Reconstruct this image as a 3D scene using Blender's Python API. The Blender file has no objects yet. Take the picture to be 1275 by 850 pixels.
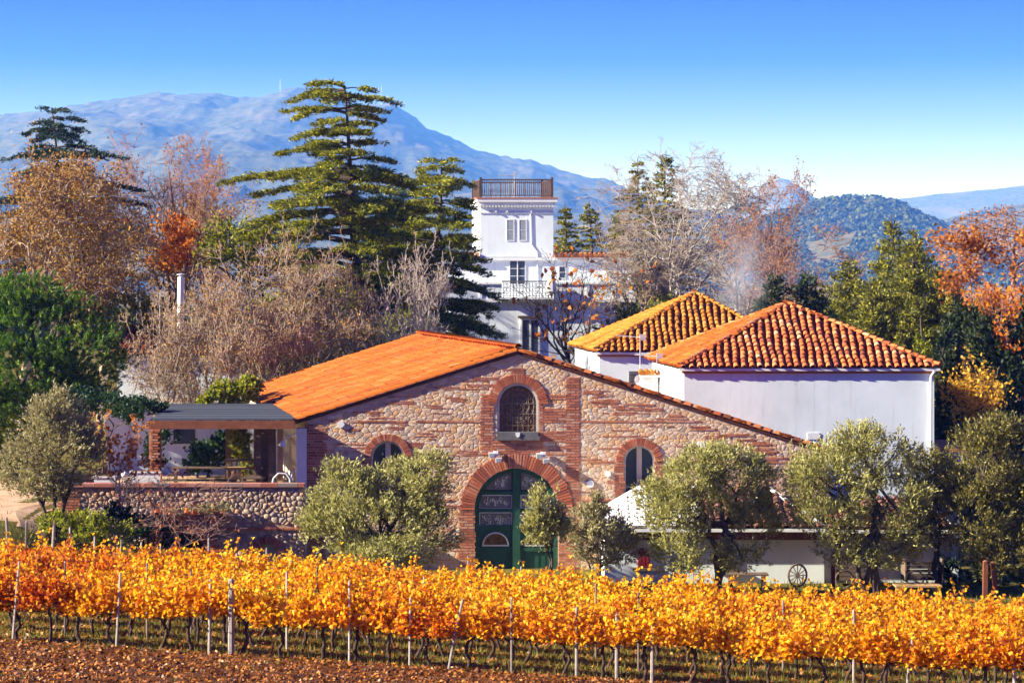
import bpy, math, random
import numpy as np
from mathutils import Vector, Matrix, noise
from mathutils.geometry import tessellate_polygon

R = math.radians
scene = bpy.context.scene
COL = scene.collection

# ------------------------------------------------------------------ camera
F, CX, HY, CZ = 3000.0, 637.5, 340.0, 10.2      # focal length (px of the 1275 px photo), optical axis, horizon row, eye height
cam = bpy.data.cameras.new('camera')
cam.sensor_width = 36.0
cam.lens = 36.0 * F / 1275.0
cam.shift_y = -(425.0 - HY) / 1275.0
cam.clip_start = 0.5
cam.clip_end = 60000
camo = bpy.data.objects.new('camera', cam)
camo.location = (0, 0, CZ)
camo.rotation_euler = (R(90), 0, 0)
COL.objects.link(camo)
scene.camera = camo

# ------------------------------------------------------------------ sky, sun, exposure
SUN_EL, SUN_BEHIND = 27.0, -11.0                # sun stands to the west (-x) and rakes along the fronts of the buildings
sdir = Vector((-math.cos(R(SUN_EL)) * math.cos(R(SUN_BEHIND)), math.cos(R(SUN_EL)) * math.sin(R(SUN_BEHIND)), math.sin(R(SUN_EL))))
world = bpy.data.worlds.new('World')
scene.world = world
world.use_nodes = True
nt = world.node_tree
nt.nodes.clear()
n_out = nt.nodes.new('ShaderNodeOutputWorld')
n_bg = nt.nodes.new('ShaderNodeBackground')
n_sky = nt.nodes.new('ShaderNodeTexSky')
n_sky.sky_type = 'NISHITA'
n_sky.sun_disc = False
n_sky.sun_elevation = R(SUN_EL)
n_sky.sun_rotation = math.atan2(sdir.x, sdir.y)
n_sky.air_density = 1.0
n_sky.dust_density = 0.3
n_sky.ozone_density = 2.0
n_tc = nt.nodes.new('ShaderNodeTexCoord')
n_map = nt.nodes.new('ShaderNodeVectorMath'); n_map.operation = 'MULTIPLY'
n_map.inputs[1].default_value = (1, 1, 5.0)
n_nrm = nt.nodes.new('ShaderNodeVectorMath'); n_nrm.operation = 'NORMALIZE'
n_hsv = nt.nodes.new('ShaderNodeHueSaturation')
n_hsv.inputs['Saturation'].default_value = 1.1
n_bg.inputs['Strength'].default_value = 0.15
nt.links.new(n_tc.outputs['Generated'], n_map.inputs[0])
nt.links.new(n_map.outputs[0], n_nrm.inputs[0])
nt.links.new(n_nrm.outputs[0], n_sky.inputs['Vector'])
nt.links.new(n_sky.outputs[0], n_hsv.inputs['Color'])
n_sep = nt.nodes.new('ShaderNodeSeparateXYZ'); nt.links.new(n_tc.outputs['Generated'], n_sep.inputs[0])
n_el = nt.nodes.new('ShaderNodeMapRange'); n_el.inputs[1].default_value = 0.0; n_el.inputs[2].default_value = 0.125; nt.links.new(n_sep.outputs['Z'], n_el.inputs[0])
n_rmp = nt.nodes.new('ShaderNodeValToRGB')                # clear sky deepening quickly above the pale horizon, the same all round
for _ in range(2): n_rmp.color_ramp.elements.new(0.5)
for k_, (p_, c_) in enumerate(((0.0, (0.66, 0.49, 0.48)), (0.35, (0.54, 0.40, 0.46)), (0.7, (0.07, 0.13, 0.37)), (1.0, (0.0, 0.035, 0.34)))):
    n_rmp.color_ramp.elements[k_].position = p_; n_rmp.color_ramp.elements[k_].color = (*c_, 1)
nt.links.new(n_el.outputs[0], n_rmp.inputs[0])
n_mul = nt.nodes.new('ShaderNodeMix'); n_mul.data_type = 'RGBA'; n_mul.blend_type = 'MULTIPLY'; n_mul.inputs[0].default_value = 1.0
nt.links.new(n_hsv.outputs[0], n_mul.inputs[6]); nt.links.new(n_rmp.outputs[0], n_mul.inputs[7])
nt.links.new(n_mul.outputs[2], n_bg.inputs['Color'])
nt.links.new(n_bg.outputs[0], n_out.inputs['Surface'])

sun = bpy.data.lights.new('sun', 'SUN')
sun.energy = 2.9
sun.angle = R(0.5)
sun.color = (1.0, 0.955, 0.83)
suno = bpy.data.objects.new('sun', sun)
suno.rotation_euler = sdir.to_track_quat('Z', 'Y').to_euler()
suno.location = (-60, 40, 60)
COL.objects.link(suno)

vs = scene.view_settings
vs.view_transform = 'Standard'
vs.look = 'None'
vs.exposure = 2.4
vs.gamma = 1.0
vs.use_curve_mapping = False
cy = scene.cycles
cy.use_denoising = True
cy.max_bounces = 6
cy.diffuse_bounces = 3
cy.glossy_bounces = 2
cy.transmission_bounces = 4
cy.transparent_max_bounces = 6
cy.volume_bounces = 1
cy.caustics_reflective = False
cy.caustics_refractive = False
cy.sample_clamp_indirect = 6.0

# ------------------------------------------------------------------ materials
MATS = {}
def _new(name):
    m = bpy.data.materials.new(name)
    m.use_nodes = True
    nt = m.node_tree
    nt.nodes.clear()
    out = nt.nodes.new('ShaderNodeOutputMaterial')
    MATS[name] = m
    return m, nt, out

def _ramp(nt, fac, stops):
    r = nt.nodes.new('ShaderNodeValToRGB')
    e = r.color_ramp.elements
    while len(e) < len(stops):
        e.new(0.5)
    for el, (p, c) in zip(e, stops):
        el.position = p
        el.color = (c[0], c[1], c[2], 1)
    nt.links.new(fac, r.inputs[0])
    return r.outputs[0]

def _noise(nt, scale, detail=4, rough=0.6, coord='Object', stretch=None):
    tc = nt.nodes.new('ShaderNodeTexCoord')
    src = tc.outputs[coord]
    if coord == 'World':
        src = None
    if stretch:
        mp = nt.nodes.new('ShaderNodeMapping')
        mp.inputs['Scale'].default_value = stretch
        nt.links.new(src, mp.inputs[0])
        src = mp.outputs[0]
    n = nt.nodes.new('ShaderNodeTexNoise')
    n.inputs['Scale'].default_value = scale
    n.inputs['Detail'].default_value = detail
    n.inputs['Roughness'].default_value = rough
    nt.links.new(src, n.inputs['Vector'])
    return n.outputs['Fac']

def mat_noise(name, stops, scale=3.0, rough=0.85, bump=0.0, bscale=None, spec=0.2, stretch=None, vary=None, metal=0.0, detail=5):
    """plain surface: colour from noise, optional fine relief; vary='object' or 'island' shifts the colour piece by piece"""
    m, nt, out = _new(name)
    b = nt.nodes.new('ShaderNodeBsdfPrincipled')
    b.inputs['Roughness'].default_value = rough
    b.inputs['Specular IOR Level'].default_value = spec
    b.inputs['Metallic'].default_value = metal
    f = _noise(nt, scale, detail, stretch=stretch)
    if vary:
        if vary == 'object':
            v = nt.nodes.new('ShaderNodeObjectInfo').outputs['Random']
        else:
            v = nt.nodes.new('ShaderNodeNewGeometry').outputs['Random Per Island']
        a = nt.nodes.new('ShaderNodeMath'); a.operation = 'MULTIPLY_ADD'
        nt.links.new(f, a.inputs[0]); a.inputs[1].default_value = 0.35
        s = nt.nodes.new('ShaderNodeMath'); s.operation = 'MULTIPLY'
        nt.links.new(v, s.inputs[0]); s.inputs[1].default_value = 0.82
        nt.links.new(s.outputs[0], a.inputs[2])
        f2 = nt.nodes.new('ShaderNodeMath'); f2.operation = 'SUBTRACT'
        nt.links.new(a.outputs[0], f2.inputs[0]); f2.inputs[1].default_value = 0.09
        f = f2.outputs[0]
    nt.links.new(_ramp(nt, f, stops), b.inputs['Base Color'])
    if bump:
        bn = nt.nodes.new('ShaderNodeBump')
        bn.inputs['Strength'].default_value = bump
        bn.inputs['Distance'].default_value = 0.03
        nt.links.new(_noise(nt, bscale or scale * 4, 6), bn.inputs['Height'])
        nt.links.new(bn.outputs[0], b.inputs['Normal'])
    nt.links.new(b.outputs[0], out.inputs[0])
    return m

def mat_leaf(name, stops, transl=0.4, rough=0.55, spec=0.25, gain=1.35):
    """thin leaf: each leaf its own shade, lets light through"""
    m, nt, out = _new(name)
    v = nt.nodes.new('ShaderNodeNewGeometry').outputs['Random Per Island']
    col = _ramp(nt, v, stops)
    b = nt.nodes.new('ShaderNodeBsdfPrincipled')
    b.inputs['Roughness'].default_value = rough
    b.inputs['Specular IOR Level'].default_value = spec
    nt.links.new(col, b.inputs['Base Color'])
    t = nt.nodes.new('ShaderNodeBsdfTranslucent')
    g = nt.nodes.new('ShaderNodeVectorMath'); g.operation = 'SCALE'
    g.inputs['Scale'].default_value = gain
    nt.links.new(col, g.inputs[0])
    nt.links.new(g.outputs[0], t.inputs['Color'])
    mx = nt.nodes.new('ShaderNodeMixShader')
    mx.inputs[0].default_value = transl
    nt.links.new(b.outputs[0], mx.inputs[1])
    nt.links.new(t.outputs[0], mx.inputs[2])
    nt.links.new(mx.outputs[0], out.inputs[0])
    return m

def mat_glass(name, col, rough=0.15, scale=2.0, col2=None):
    return mat_noise(name, [(0.3, col), (0.7, col2 or tuple(c * 1.6 for c in col))], scale, rough, 0.05, 3, spec=0.6)

G = lambda v: (v, v, v)
m, nt, out = _new('white_render'); M_WHITE = m
b = nt.nodes.new('ShaderNodeBsdfPrincipled'); b.inputs['Roughness'].default_value = 0.9; b.inputs['Specular IOR Level'].default_value = 0.15
base = _ramp(nt, _noise(nt, 0.45, 6), [(0.3, (0.70, 0.76, 0.78)), (0.55, (0.79, 0.855, 0.88)), (0.75, (0.82, 0.88, 0.91))])
strk = _ramp(nt, _noise(nt, 1.0, 7, 0.7, stretch=(3.2, 3.2, 0.22)), [(0.30, (0.80, 0.79, 0.77)), (0.46, G(0.97)), (0.7, G(1.0))])
spot = _ramp(nt, _noise(nt, 2.6, 8, 0.75), [(0.26, (0.76, 0.74, 0.71)), (0.36, G(1.0))])
x1 = nt.nodes.new('ShaderNodeMix'); x1.data_type = 'RGBA'; x1.blend_type = 'MULTIPLY'; x1.inputs[0].default_value = 1.0
nt.links.new(base, x1.inputs[6]); nt.links.new(strk, x1.inputs[7])
x2 = nt.nodes.new('ShaderNodeMix'); x2.data_type = 'RGBA'; x2.blend_type = 'MULTIPLY'; x2.inputs[0].default_value = 1.0
nt.links.new(x1.outputs[2], x2.inputs[6]); nt.links.new(spot, x2.inputs[7]); nt.links.new(x2.outputs[2], b.inputs['Base Color'])
bn = nt.nodes.new('ShaderNodeBump'); bn.inputs['Strength'].default_value = 0.25; bn.inputs['Distance'].default_value = 0.03
nt.links.new(_noise(nt, 1.6, 7, 0.65), bn.inputs['Height']); nt.links.new(bn.outputs[0], b.inputs['Normal']); nt.links.new(b.outputs[0], out.inputs[0])
M_WHITE2 = mat_noise('white_paint', [(0.3, (0.72, 0.72, 0.71)), (0.7, (0.83, 0.83, 0.82))], 2.0, 0.7, 0.05)
M_STONE = mat_noise('rubble_stone', [(0.05, (0.34, 0.24, 0.20)), (0.2, (0.58, 0.41, 0.28)), (0.4, (0.68, 0.50, 0.34)), (0.56, (0.62, 0.36, 0.16)), (0.72, (0.60, 0.36, 0.23)), (0.85, (0.72, 0.58, 0.43)), (0.97, (0.48, 0.39, 0.33))], 5.0, 0.9, 0.4, 14, vary='object')
M_STONE_I = mat_noise('rubble_stone_small', [(0.05, (0.34, 0.24, 0.20)), (0.2, (0.58, 0.41, 0.28)), (0.4, (0.68, 0.50, 0.34)), (0.56, (0.62, 0.36, 0.16)), (0.72, (0.60, 0.36, 0.23)), (0.85, (0.72, 0.58, 0.43)), (0.97, (0.48, 0.39, 0.33))], 5.0, 0.9, 0.4, 14, vary='island')
M_COBBLE = mat_noise('river_cobble', [(0.05, (0.20, 0.15, 0.13)), (0.25, (0.40, 0.28, 0.20)), (0.45, (0.54, 0.40, 0.28)), (0.62, (0.36, 0.30, 0.28)), (0.8, (0.52, 0.30, 0.16)), (0.95, (0.60, 0.48, 0.38))], 4.0, 0.85, 0.35, 14, vary='object')
M_COBBLE_I = mat_noise('river_cobble_small', [(0.05, (0.20, 0.15, 0.13)), (0.25, (0.40, 0.28, 0.20)), (0.45, (0.54, 0.40, 0.28)), (0.62, (0.36, 0.30, 0.28)), (0.8, (0.52, 0.30, 0.16)), (0.95, (0.60, 0.48, 0.38))], 4.0, 0.85, 0.35, 14, vary='island')
M_MORTAR = mat_noise('lime_mortar', [(0.25, (0.54, 0.37, 0.26)), (0.6, (0.64, 0.48, 0.36)), (0.85, (0.54, 0.29, 0.18))], 3.0, 0.95, 0.5, 30)
M_MORTAR_D = mat_noise('earth_mortar', [(0.3, (0.34, 0.21, 0.135)), (0.7, (0.46, 0.31, 0.21))], 3.0, 0.95, 0.5, 30)
M_BRICK = mat_noise('red_brick', [(0.05, (0.24, 0.085, 0.050)), (0.35, (0.41, 0.135, 0.070)), (0.65, (0.48, 0.18, 0.095)), (0.92, (0.50, 0.28, 0.18))], 6.0, 0.9, 0.3, 25, vary='island')
M_BRICK_O = mat_noise('red_brick_voussoir', [(0.05, (0.24, 0.07, 0.040)), (0.35, (0.40, 0.11, 0.055)), (0.65, (0.50, 0.15, 0.075)), (0.92, (0.50, 0.24, 0.15))], 6.0, 0.9, 0.3, 25, vary='object')
M_TILE = mat_noise('terracotta_tile', [(0.05, (0.13, 0.045, 0.030)), (0.25, (0.42, 0.10, 0.030)), (0.6, (0.58, 0.16, 0.040)), (0.85, (0.60, 0.22, 0.08)), (0.97, (0.62, 0.42, 0.26))], 7.0, 0.85, 0.3, 25, vary='object')
M_TILE_Y = mat_noise('lichen_tile', [(0.05, (0.15, 0.06, 0.018)), (0.3, (0.42, 0.14, 0.018)), (0.65, (0.55, 0.19, 0.020)), (0.95, (0.52, 0.26, 0.06))], 7.0, 0.85, 0.3, 25, vary='object')
M_TILE_I = mat_noise('terracotta_tile_field', [(0.03, (0.20, 0.05, 0.016)), (0.2, (0.46, 0.10, 0.012)), (0.7, (0.58, 0.15, 0.014)), (0.97, (0.60, 0.25, 0.08))], 1.6, 0.85, 0.25, 20, vary='island')
_m = M_TILE_I; _nt = _m.node_tree
_b = [n for n in _nt.nodes if n.type == 'BSDF_PRINCIPLED'][0]; _src = _b.inputs['Base Color'].links[0].from_socket
_st = _ramp(_nt, _noise(_nt, 0.42, 7, 0.7, stretch=(0.35, 1.0, 0.35)), [(0.34, (0.50, 0.46, 0.46)), (0.45, (0.86, 0.84, 0.80)), (0.58, G(1.0)), (0.72, (1.0, 1.05, 1.2))])
_x = _nt.nodes.new('ShaderNodeMix'); _x.data_type = 'RGBA'; _x.blend_type = 'MULTIPLY'; _x.inputs[0].default_value = 1.0
_nt.links.new(_src, _x.inputs[6]); _nt.links.new(_st, _x.inputs[7]); _nt.links.new(_x.outputs[2], _b.inputs['Base Color'])
M_TILE_YI = mat_noise('lichen_tile_field', [(0.05, (0.40, 0.13, 0.018)), (0.5, (0.58, 0.20, 0.020)), (0.95, (0.58, 0.28, 0.05))], 1.2, 0.85, 0.25, 20, vary='island')
M_TILE_BROWN = mat_noise('dark_brown_tile', [(0.1, (0.07, 0.035, 0.025)), (0.5, (0.14, 0.06, 0.04)), (0.9, (0.22, 0.10, 0.065))], 4.0, 0.9, 0.3, 20, vary='island')  # darker and browner than the terracotta tiles
M_TILE_BED = mat_noise('tile_bed', [(0.3, (0.075, 0.026, 0.018)), (0.7, (0.17, 0.05, 0.026))], 4.0, 0.95, 0.4, 20)  # dark red bed: shade in the gaps between cover tiles painted in
M_WOOD = mat_noise('weathered_wood', [(0.25, (0.10, 0.065, 0.045)), (0.7, (0.20, 0.14, 0.10))], 4.0, 0.85, 0.4, 12, stretch=(1, 1, 6))
M_WOOD_L = mat_noise('pale_wood', [(0.25, (0.36, 0.20, 0.08)), (0.7, (0.50, 0.31, 0.14))], 4.0, 0.75, 0.3, 12, stretch=(5, 1, 1))
M_WOOD_G = mat_noise('grey_board', [(0.2, (0.055, 0.062, 0.075)), (0.5, (0.10, 0.11, 0.13)), (0.8, (0.045, 0.048, 0.058))], 2.5, 0.8, 0.3, 12, vary='object')  # boards darkened, the tree shade over the pergola roof is in the colour
M_WOOD_R = mat_noise('red_brown_beam', [(0.3, (0.17, 0.055, 0.03)), (0.7, (0.26, 0.09, 0.045))], 3.0, 0.8, 0.3, 12)
M_STAKE = mat_noise('vineyard_stake', [(0.05, (0.12, 0.09, 0.08)), (0.4, (0.27, 0.22, 0.19)), (0.9, (0.50, 0.46, 0.42))], 8.0, 0.85, 0.3, 20, vary='object')
M_STAKE_W = mat_noise('pale_stake', [(0.3, (0.22, 0.19, 0.17)), (0.7, (0.36, 0.32, 0.29))], 8.0, 0.8, 0.3, 20)
M_GREEN = mat_noise('green_door_paint', [(0.3, (0.010, 0.052, 0.030)), (0.7, (0.020, 0.082, 0.050))], 3.0, 0.5, 0.1, 15, spec=0.4)
M_RED = mat_noise('dark_red_paint', [(0.3, (0.20, 0.008, 0.010)), (0.7, (0.30, 0.014, 0.016))], 3.0, 0.55, 0.1, 15, spec=0.4)
M_DARK = mat_noise('dark_metal', [(0.3, (0.030, 0.028, 0.030)), (0.7, (0.06, 0.056, 0.056))], 6.0, 0.5, 0.1, spec=0.5)
M_RUST = mat_noise('rusty_iron', [(0.3, (0.060, 0.034, 0.028)), (0.7, (0.12, 0.065, 0.05))], 6.0, 0.7, 0.2, spec=0.3)
M_TRAC = mat_noise('old_leading', [(0.3, (0.20, 0.15, 0.11)), (0.7, (0.34, 0.27, 0.21))], 6.0, 0.6, 0.1)
M_GREYM = mat_noise('galvanised_metal', [(0.3, (0.50, 0.51, 0.52)), (0.7, (0.64, 0.65, 0.66))], 4.0, 0.45, 0.05, spec=0.5, metal=0.3)
M_SHUT = mat_noise('grey_shutter', [(0.3, (0.10, 0.095, 0.10)), (0.7, (0.16, 0.15, 0.155))], 4.0, 0.7, 0.1)
M_GLASS = mat_glass('window_glass_blue', (0.03, 0.045, 0.075), 0.12)
M_GLASS_T = mat_glass('door_glass', (0.085, 0.08, 0.085), 0.3, 5.0, (0.15, 0.14, 0.15))
M_GLASS_B = mat_glass('stained_glass', (0.030, 0.018, 0.012), 0.25, 6.0, (0.20, 0.095, 0.035))
M_GLASS_P = mat_glass('pale_window_glass', (0.22, 0.25, 0.28), 0.2, 2.0, (0.34, 0.38, 0.41))
M_INNER = mat_noise('dark_interior', [(0.3, (0.012, 0.010, 0.010)), (0.7, (0.03, 0.024, 0.02))], 2.0, 0.95)
M_CREAM = mat_noise('cream_paint', [(0.3, (0.58, 0.48, 0.36)), (0.7, (0.68, 0.58, 0.45))], 3.0, 0.75, 0.1)
M_PINK = mat_noise('coping_tile', [(0.2, (0.34, 0.12, 0.09)), (0.6, (0.50, 0.20, 0.15)), (0.85, (0.26, 0.19, 0.17))], 1.5, 0.85, 0.3, 20, vary='object')
M_BARK = mat_noise('bark_brown', [(0.3, (0.060, 0.042, 0.032)), (0.7, (0.13, 0.095, 0.07))], 6.0, 0.95, 0.6, 20, stretch=(2, 2, 0.5))
M_BARK_G = mat_noise('bark_grey', [(0.3, (0.15, 0.115, 0.095)), (0.7, (0.27, 0.21, 0.175))], 6.0, 0.95, 0.5, 20, stretch=(2, 2, 0.5))
M_BARK_T = mat_noise('twig_tan', [(0.3, (0.24, 0.17, 0.125)), (0.7, (0.46, 0.35, 0.26))], 1.2, 0.95)
M_BARK_P = mat_noise('twig_pink', [(0.3, (0.26, 0.145, 0.115)), (0.7, (0.42, 0.25, 0.19))], 1.2, 0.95)
M_BARK_W = mat_noise('bark_pale', [(0.3, (0.30, 0.245, 0.215)), (0.7, (0.50, 0.42, 0.37))], 3.0, 0.9, 0.3)
M_BARK_V = mat_noise('vine_bark', [(0.3, (0.040, 0.024, 0.018)), (0.7, (0.095, 0.058, 0.042))], 9.0, 0.95, 0.7, 30)
L_VINE = [mat_leaf('vine_leaf_' + n, s, 0.5, gain=1.25) for n, s in (
    ('gold', [(0.0, (0.30, 0.10, 0.012)), (0.08, (0.66, 0.24, 0.006)), (0.35, (0.86, 0.42, 0.008)), (0.75, (0.92, 0.56, 0.014)), (0.94, (0.90, 0.70, 0.05)), (1.0, (0.42, 0.42, 0.03))]),
    ('amber', [(0.0, (0.30, 0.07, 0.010)), (0.15, (0.68, 0.22, 0.006)), (0.55, (0.84, 0.40, 0.008)), (1.0, (0.92, 0.60, 0.015))]),
    ('russet', [(0.0, (0.28, 0.04, 0.006)), (0.3, (0.58, 0.125, 0.006)), (0.7, (0.72, 0.23, 0.008)), (1.0, (0.82, 0.42, 0.012))]))]
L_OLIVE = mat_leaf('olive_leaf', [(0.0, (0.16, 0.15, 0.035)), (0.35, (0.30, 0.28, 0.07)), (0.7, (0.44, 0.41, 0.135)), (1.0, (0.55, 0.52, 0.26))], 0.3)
L_OLIVE_S = mat_leaf('olive_leaf_silver', [(0.0, (0.15, 0.13, 0.05)), (0.4, (0.29, 0.25, 0.10)), (0.75, (0.40, 0.35, 0.17)), (1.0, (0.50, 0.45, 0.26))], 0.3)
L_OLIVE_SHADE = mat_leaf('olive_leaf_shaded', [(0.0, (0.06, 0.055, 0.012)), (0.4, (0.14, 0.12, 0.025)), (0.8, (0.25, 0.21, 0.05)), (1.0, (0.34, 0.29, 0.10))], 0.2)  # olive leaf darkened: the shade over the right-hand olives put into the colour
L_CEDAR = mat_leaf('cedar_needle', [(0.0, (0.030, 0.050, 0.010)), (0.35, (0.12, 0.15, 0.012)), (0.7, (0.30, 0.29, 0.016)), (1.0, (0.50, 0.43, 0.025))], 0.28)
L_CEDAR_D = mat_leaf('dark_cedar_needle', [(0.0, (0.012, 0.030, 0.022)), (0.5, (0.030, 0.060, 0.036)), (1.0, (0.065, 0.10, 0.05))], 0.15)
L_PINE = mat_leaf('stone_pine_needle', [(0.0, (0.012, 0.042, 0.006)), (0.5, (0.050, 0.13, 0.010)), (0.82, (0.14, 0.25, 0.012)), (1.0, (0.36, 0.42, 0.02))], 0.25)
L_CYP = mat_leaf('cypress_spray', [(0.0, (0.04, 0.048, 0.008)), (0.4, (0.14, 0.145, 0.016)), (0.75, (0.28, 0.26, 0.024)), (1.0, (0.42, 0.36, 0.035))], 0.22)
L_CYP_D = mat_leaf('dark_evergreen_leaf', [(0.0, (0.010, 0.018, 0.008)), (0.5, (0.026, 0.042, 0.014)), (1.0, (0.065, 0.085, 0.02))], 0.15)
L_BROWN = mat_leaf('tan_leaf', [(0.0, (0.18, 0.085, 0.025)), (0.4, (0.32, 0.155, 0.035)), (0.75, (0.42, 0.23, 0.04)), (1.0, (0.50, 0.32, 0.05))], 0.35)
L_ORANGE = mat_leaf('orange_leaf', [(0.0, (0.34, 0.085, 0.012)), (0.4, (0.62, 0.17, 0.012)), (0.8, (0.74, 0.27, 0.015)), (1.0, (0.78, 0.40, 0.03))], 0.45)
L_RUST = mat_leaf('rust_leaf', [(0.0, (0.22, 0.07, 0.018)), (0.5, (0.44, 0.15, 0.020)), (1.0, (0.62, 0.26, 0.03))], 0.4)
L_RED = mat_leaf('red_leaf', [(0.0, (0.24, 0.045, 0.018)), (0.5, (0.48, 0.10, 0.020)), (1.0, (0.62, 0.22, 0.04))], 0.4)
L_YELLOW = mat_leaf('yellow_leaf', [(0.0, (0.42, 0.22, 0.02)), (0.5, (0.66, 0.36, 0.02)), (1.0, (0.72, 0.46, 0.05))], 0.45)
L_BUSH = mat_leaf('yellow_green_leaf', [(0.0, (0.09, 0.11, 0.010)), (0.5, (0.22, 0.24, 0.015)), (1.0, (0.42, 0.38, 0.03))], 0.35)
L_IVY = mat_leaf('ivy_leaf', [(0.0, (0.010, 0.028, 0.012)), (0.6, (0.028, 0.065, 0.020)), (1.0, (0.06, 0.11, 0.03))], 0.2)
L_GRASS = mat_leaf('grass_blade', [(0.0, (0.07, 0.08, 0.010)), (0.5, (0.15, 0.16, 0.014)), (0.8, (0.24, 0.21, 0.025)), (1.0, (0.34, 0.22, 0.06))], 0.3)
L_LITTER = mat_leaf('fallen_leaf', [(0.0, (0.09, 0.028, 0.008)), (0.4, (0.24, 0.07, 0.012)), (0.75, (0.40, 0.13, 0.016)), (0.95, (0.52, 0.24, 0.04)), (1.0, (0.62, 0.46, 0.32))], 0.15)
M_CLOD = mat_noise('soil_clod', [(0.1, (0.05, 0.018, 0.008)), (0.5, (0.12, 0.042, 0.016)), (0.9, (0.22, 0.085, 0.03))], 12.0, 0.95, 0.3, vary='island')
M_PATH = mat_noise('sandy_path', [(0.25, (0.34, 0.20, 0.115)), (0.55, (0.50, 0.33, 0.20)), (0.8, (0.58, 0.42, 0.27))], 1.5, 0.95, 0.4, 12)
M_WOODS = mat_noise('far_wood', [(0.05, (0.018, 0.032, 0.010)), (0.5, (0.055, 0.075, 0.020)), (0.95, (0.14, 0.135, 0.035))], 0.05, 0.95, vary='island')

# ------------------------------------------------------------------ mesh helpers
WL = {}                                          # world position of every object that parents something

def px(x, y, d):
    """point of the place seen at photo pixel (x, y) that stands d metres from the camera"""
    return Vector(((x - CX) * d / F, d, CZ + (HY - y) * d / F))

def tag(o, label=None, cat=None, group=None, kind=None):
    if label: o['label'] = label
    if cat: o['category'] = cat
    if group: o['group'] = group
    if kind: o['kind'] = kind
    return o

def link(name, me, parent=None, loc=None):
    o = bpy.data.objects.new(name, me)
    COL.objects.link(o)
    l = Vector(loc) if loc is not None else (Vector(WL[parent.name]) if parent else Vector((0, 0, 0)))
    WL[o.name] = l.copy()
    if parent:
        o.parent = parent
        o.location = l - WL[parent.name]
    else:
        o.location = l
    return o

def empty(name, loc, label=None, cat=None, group=None):
    o = link(name, None, None, loc)
    return tag(o, label, cat, group)

def np_mesh(name, V, Fc, mats, smooth=False, mi=None):
    """V (n,3) array, Fc (m,k) index array, all faces with k corners"""
    V = np.asarray(V, dtype=np.float32); Fc = np.asarray(Fc, dtype=np.int32)
    me = bpy.data.meshes.new(name)
    m, k = Fc.shape
    me.vertices.add(len(V)); me.vertices.foreach_set('co', V.ravel())
    me.loops.add(m * k); me.loops.foreach_set('vertex_index', Fc.ravel())
    me.polygons.add(m)
    me.polygons.foreach_set('loop_start', np.arange(0, m * k, k, dtype=np.int32))
    me.polygons.foreach_set('loop_total', np.full(m, k, dtype=np.int32))
    for mt in (mats if isinstance(mats, (list, tuple)) else [mats]):
        me.materials.append(mt)
    if mi is not None:
        me.polygons.foreach_set('material_index', np.asarray(mi, dtype=np.int32))
    if smooth:
        me.polygons.foreach_set('use_smooth', np.ones(m, dtype=bool))
    me.update(calc_edges=True)
    return me

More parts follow.
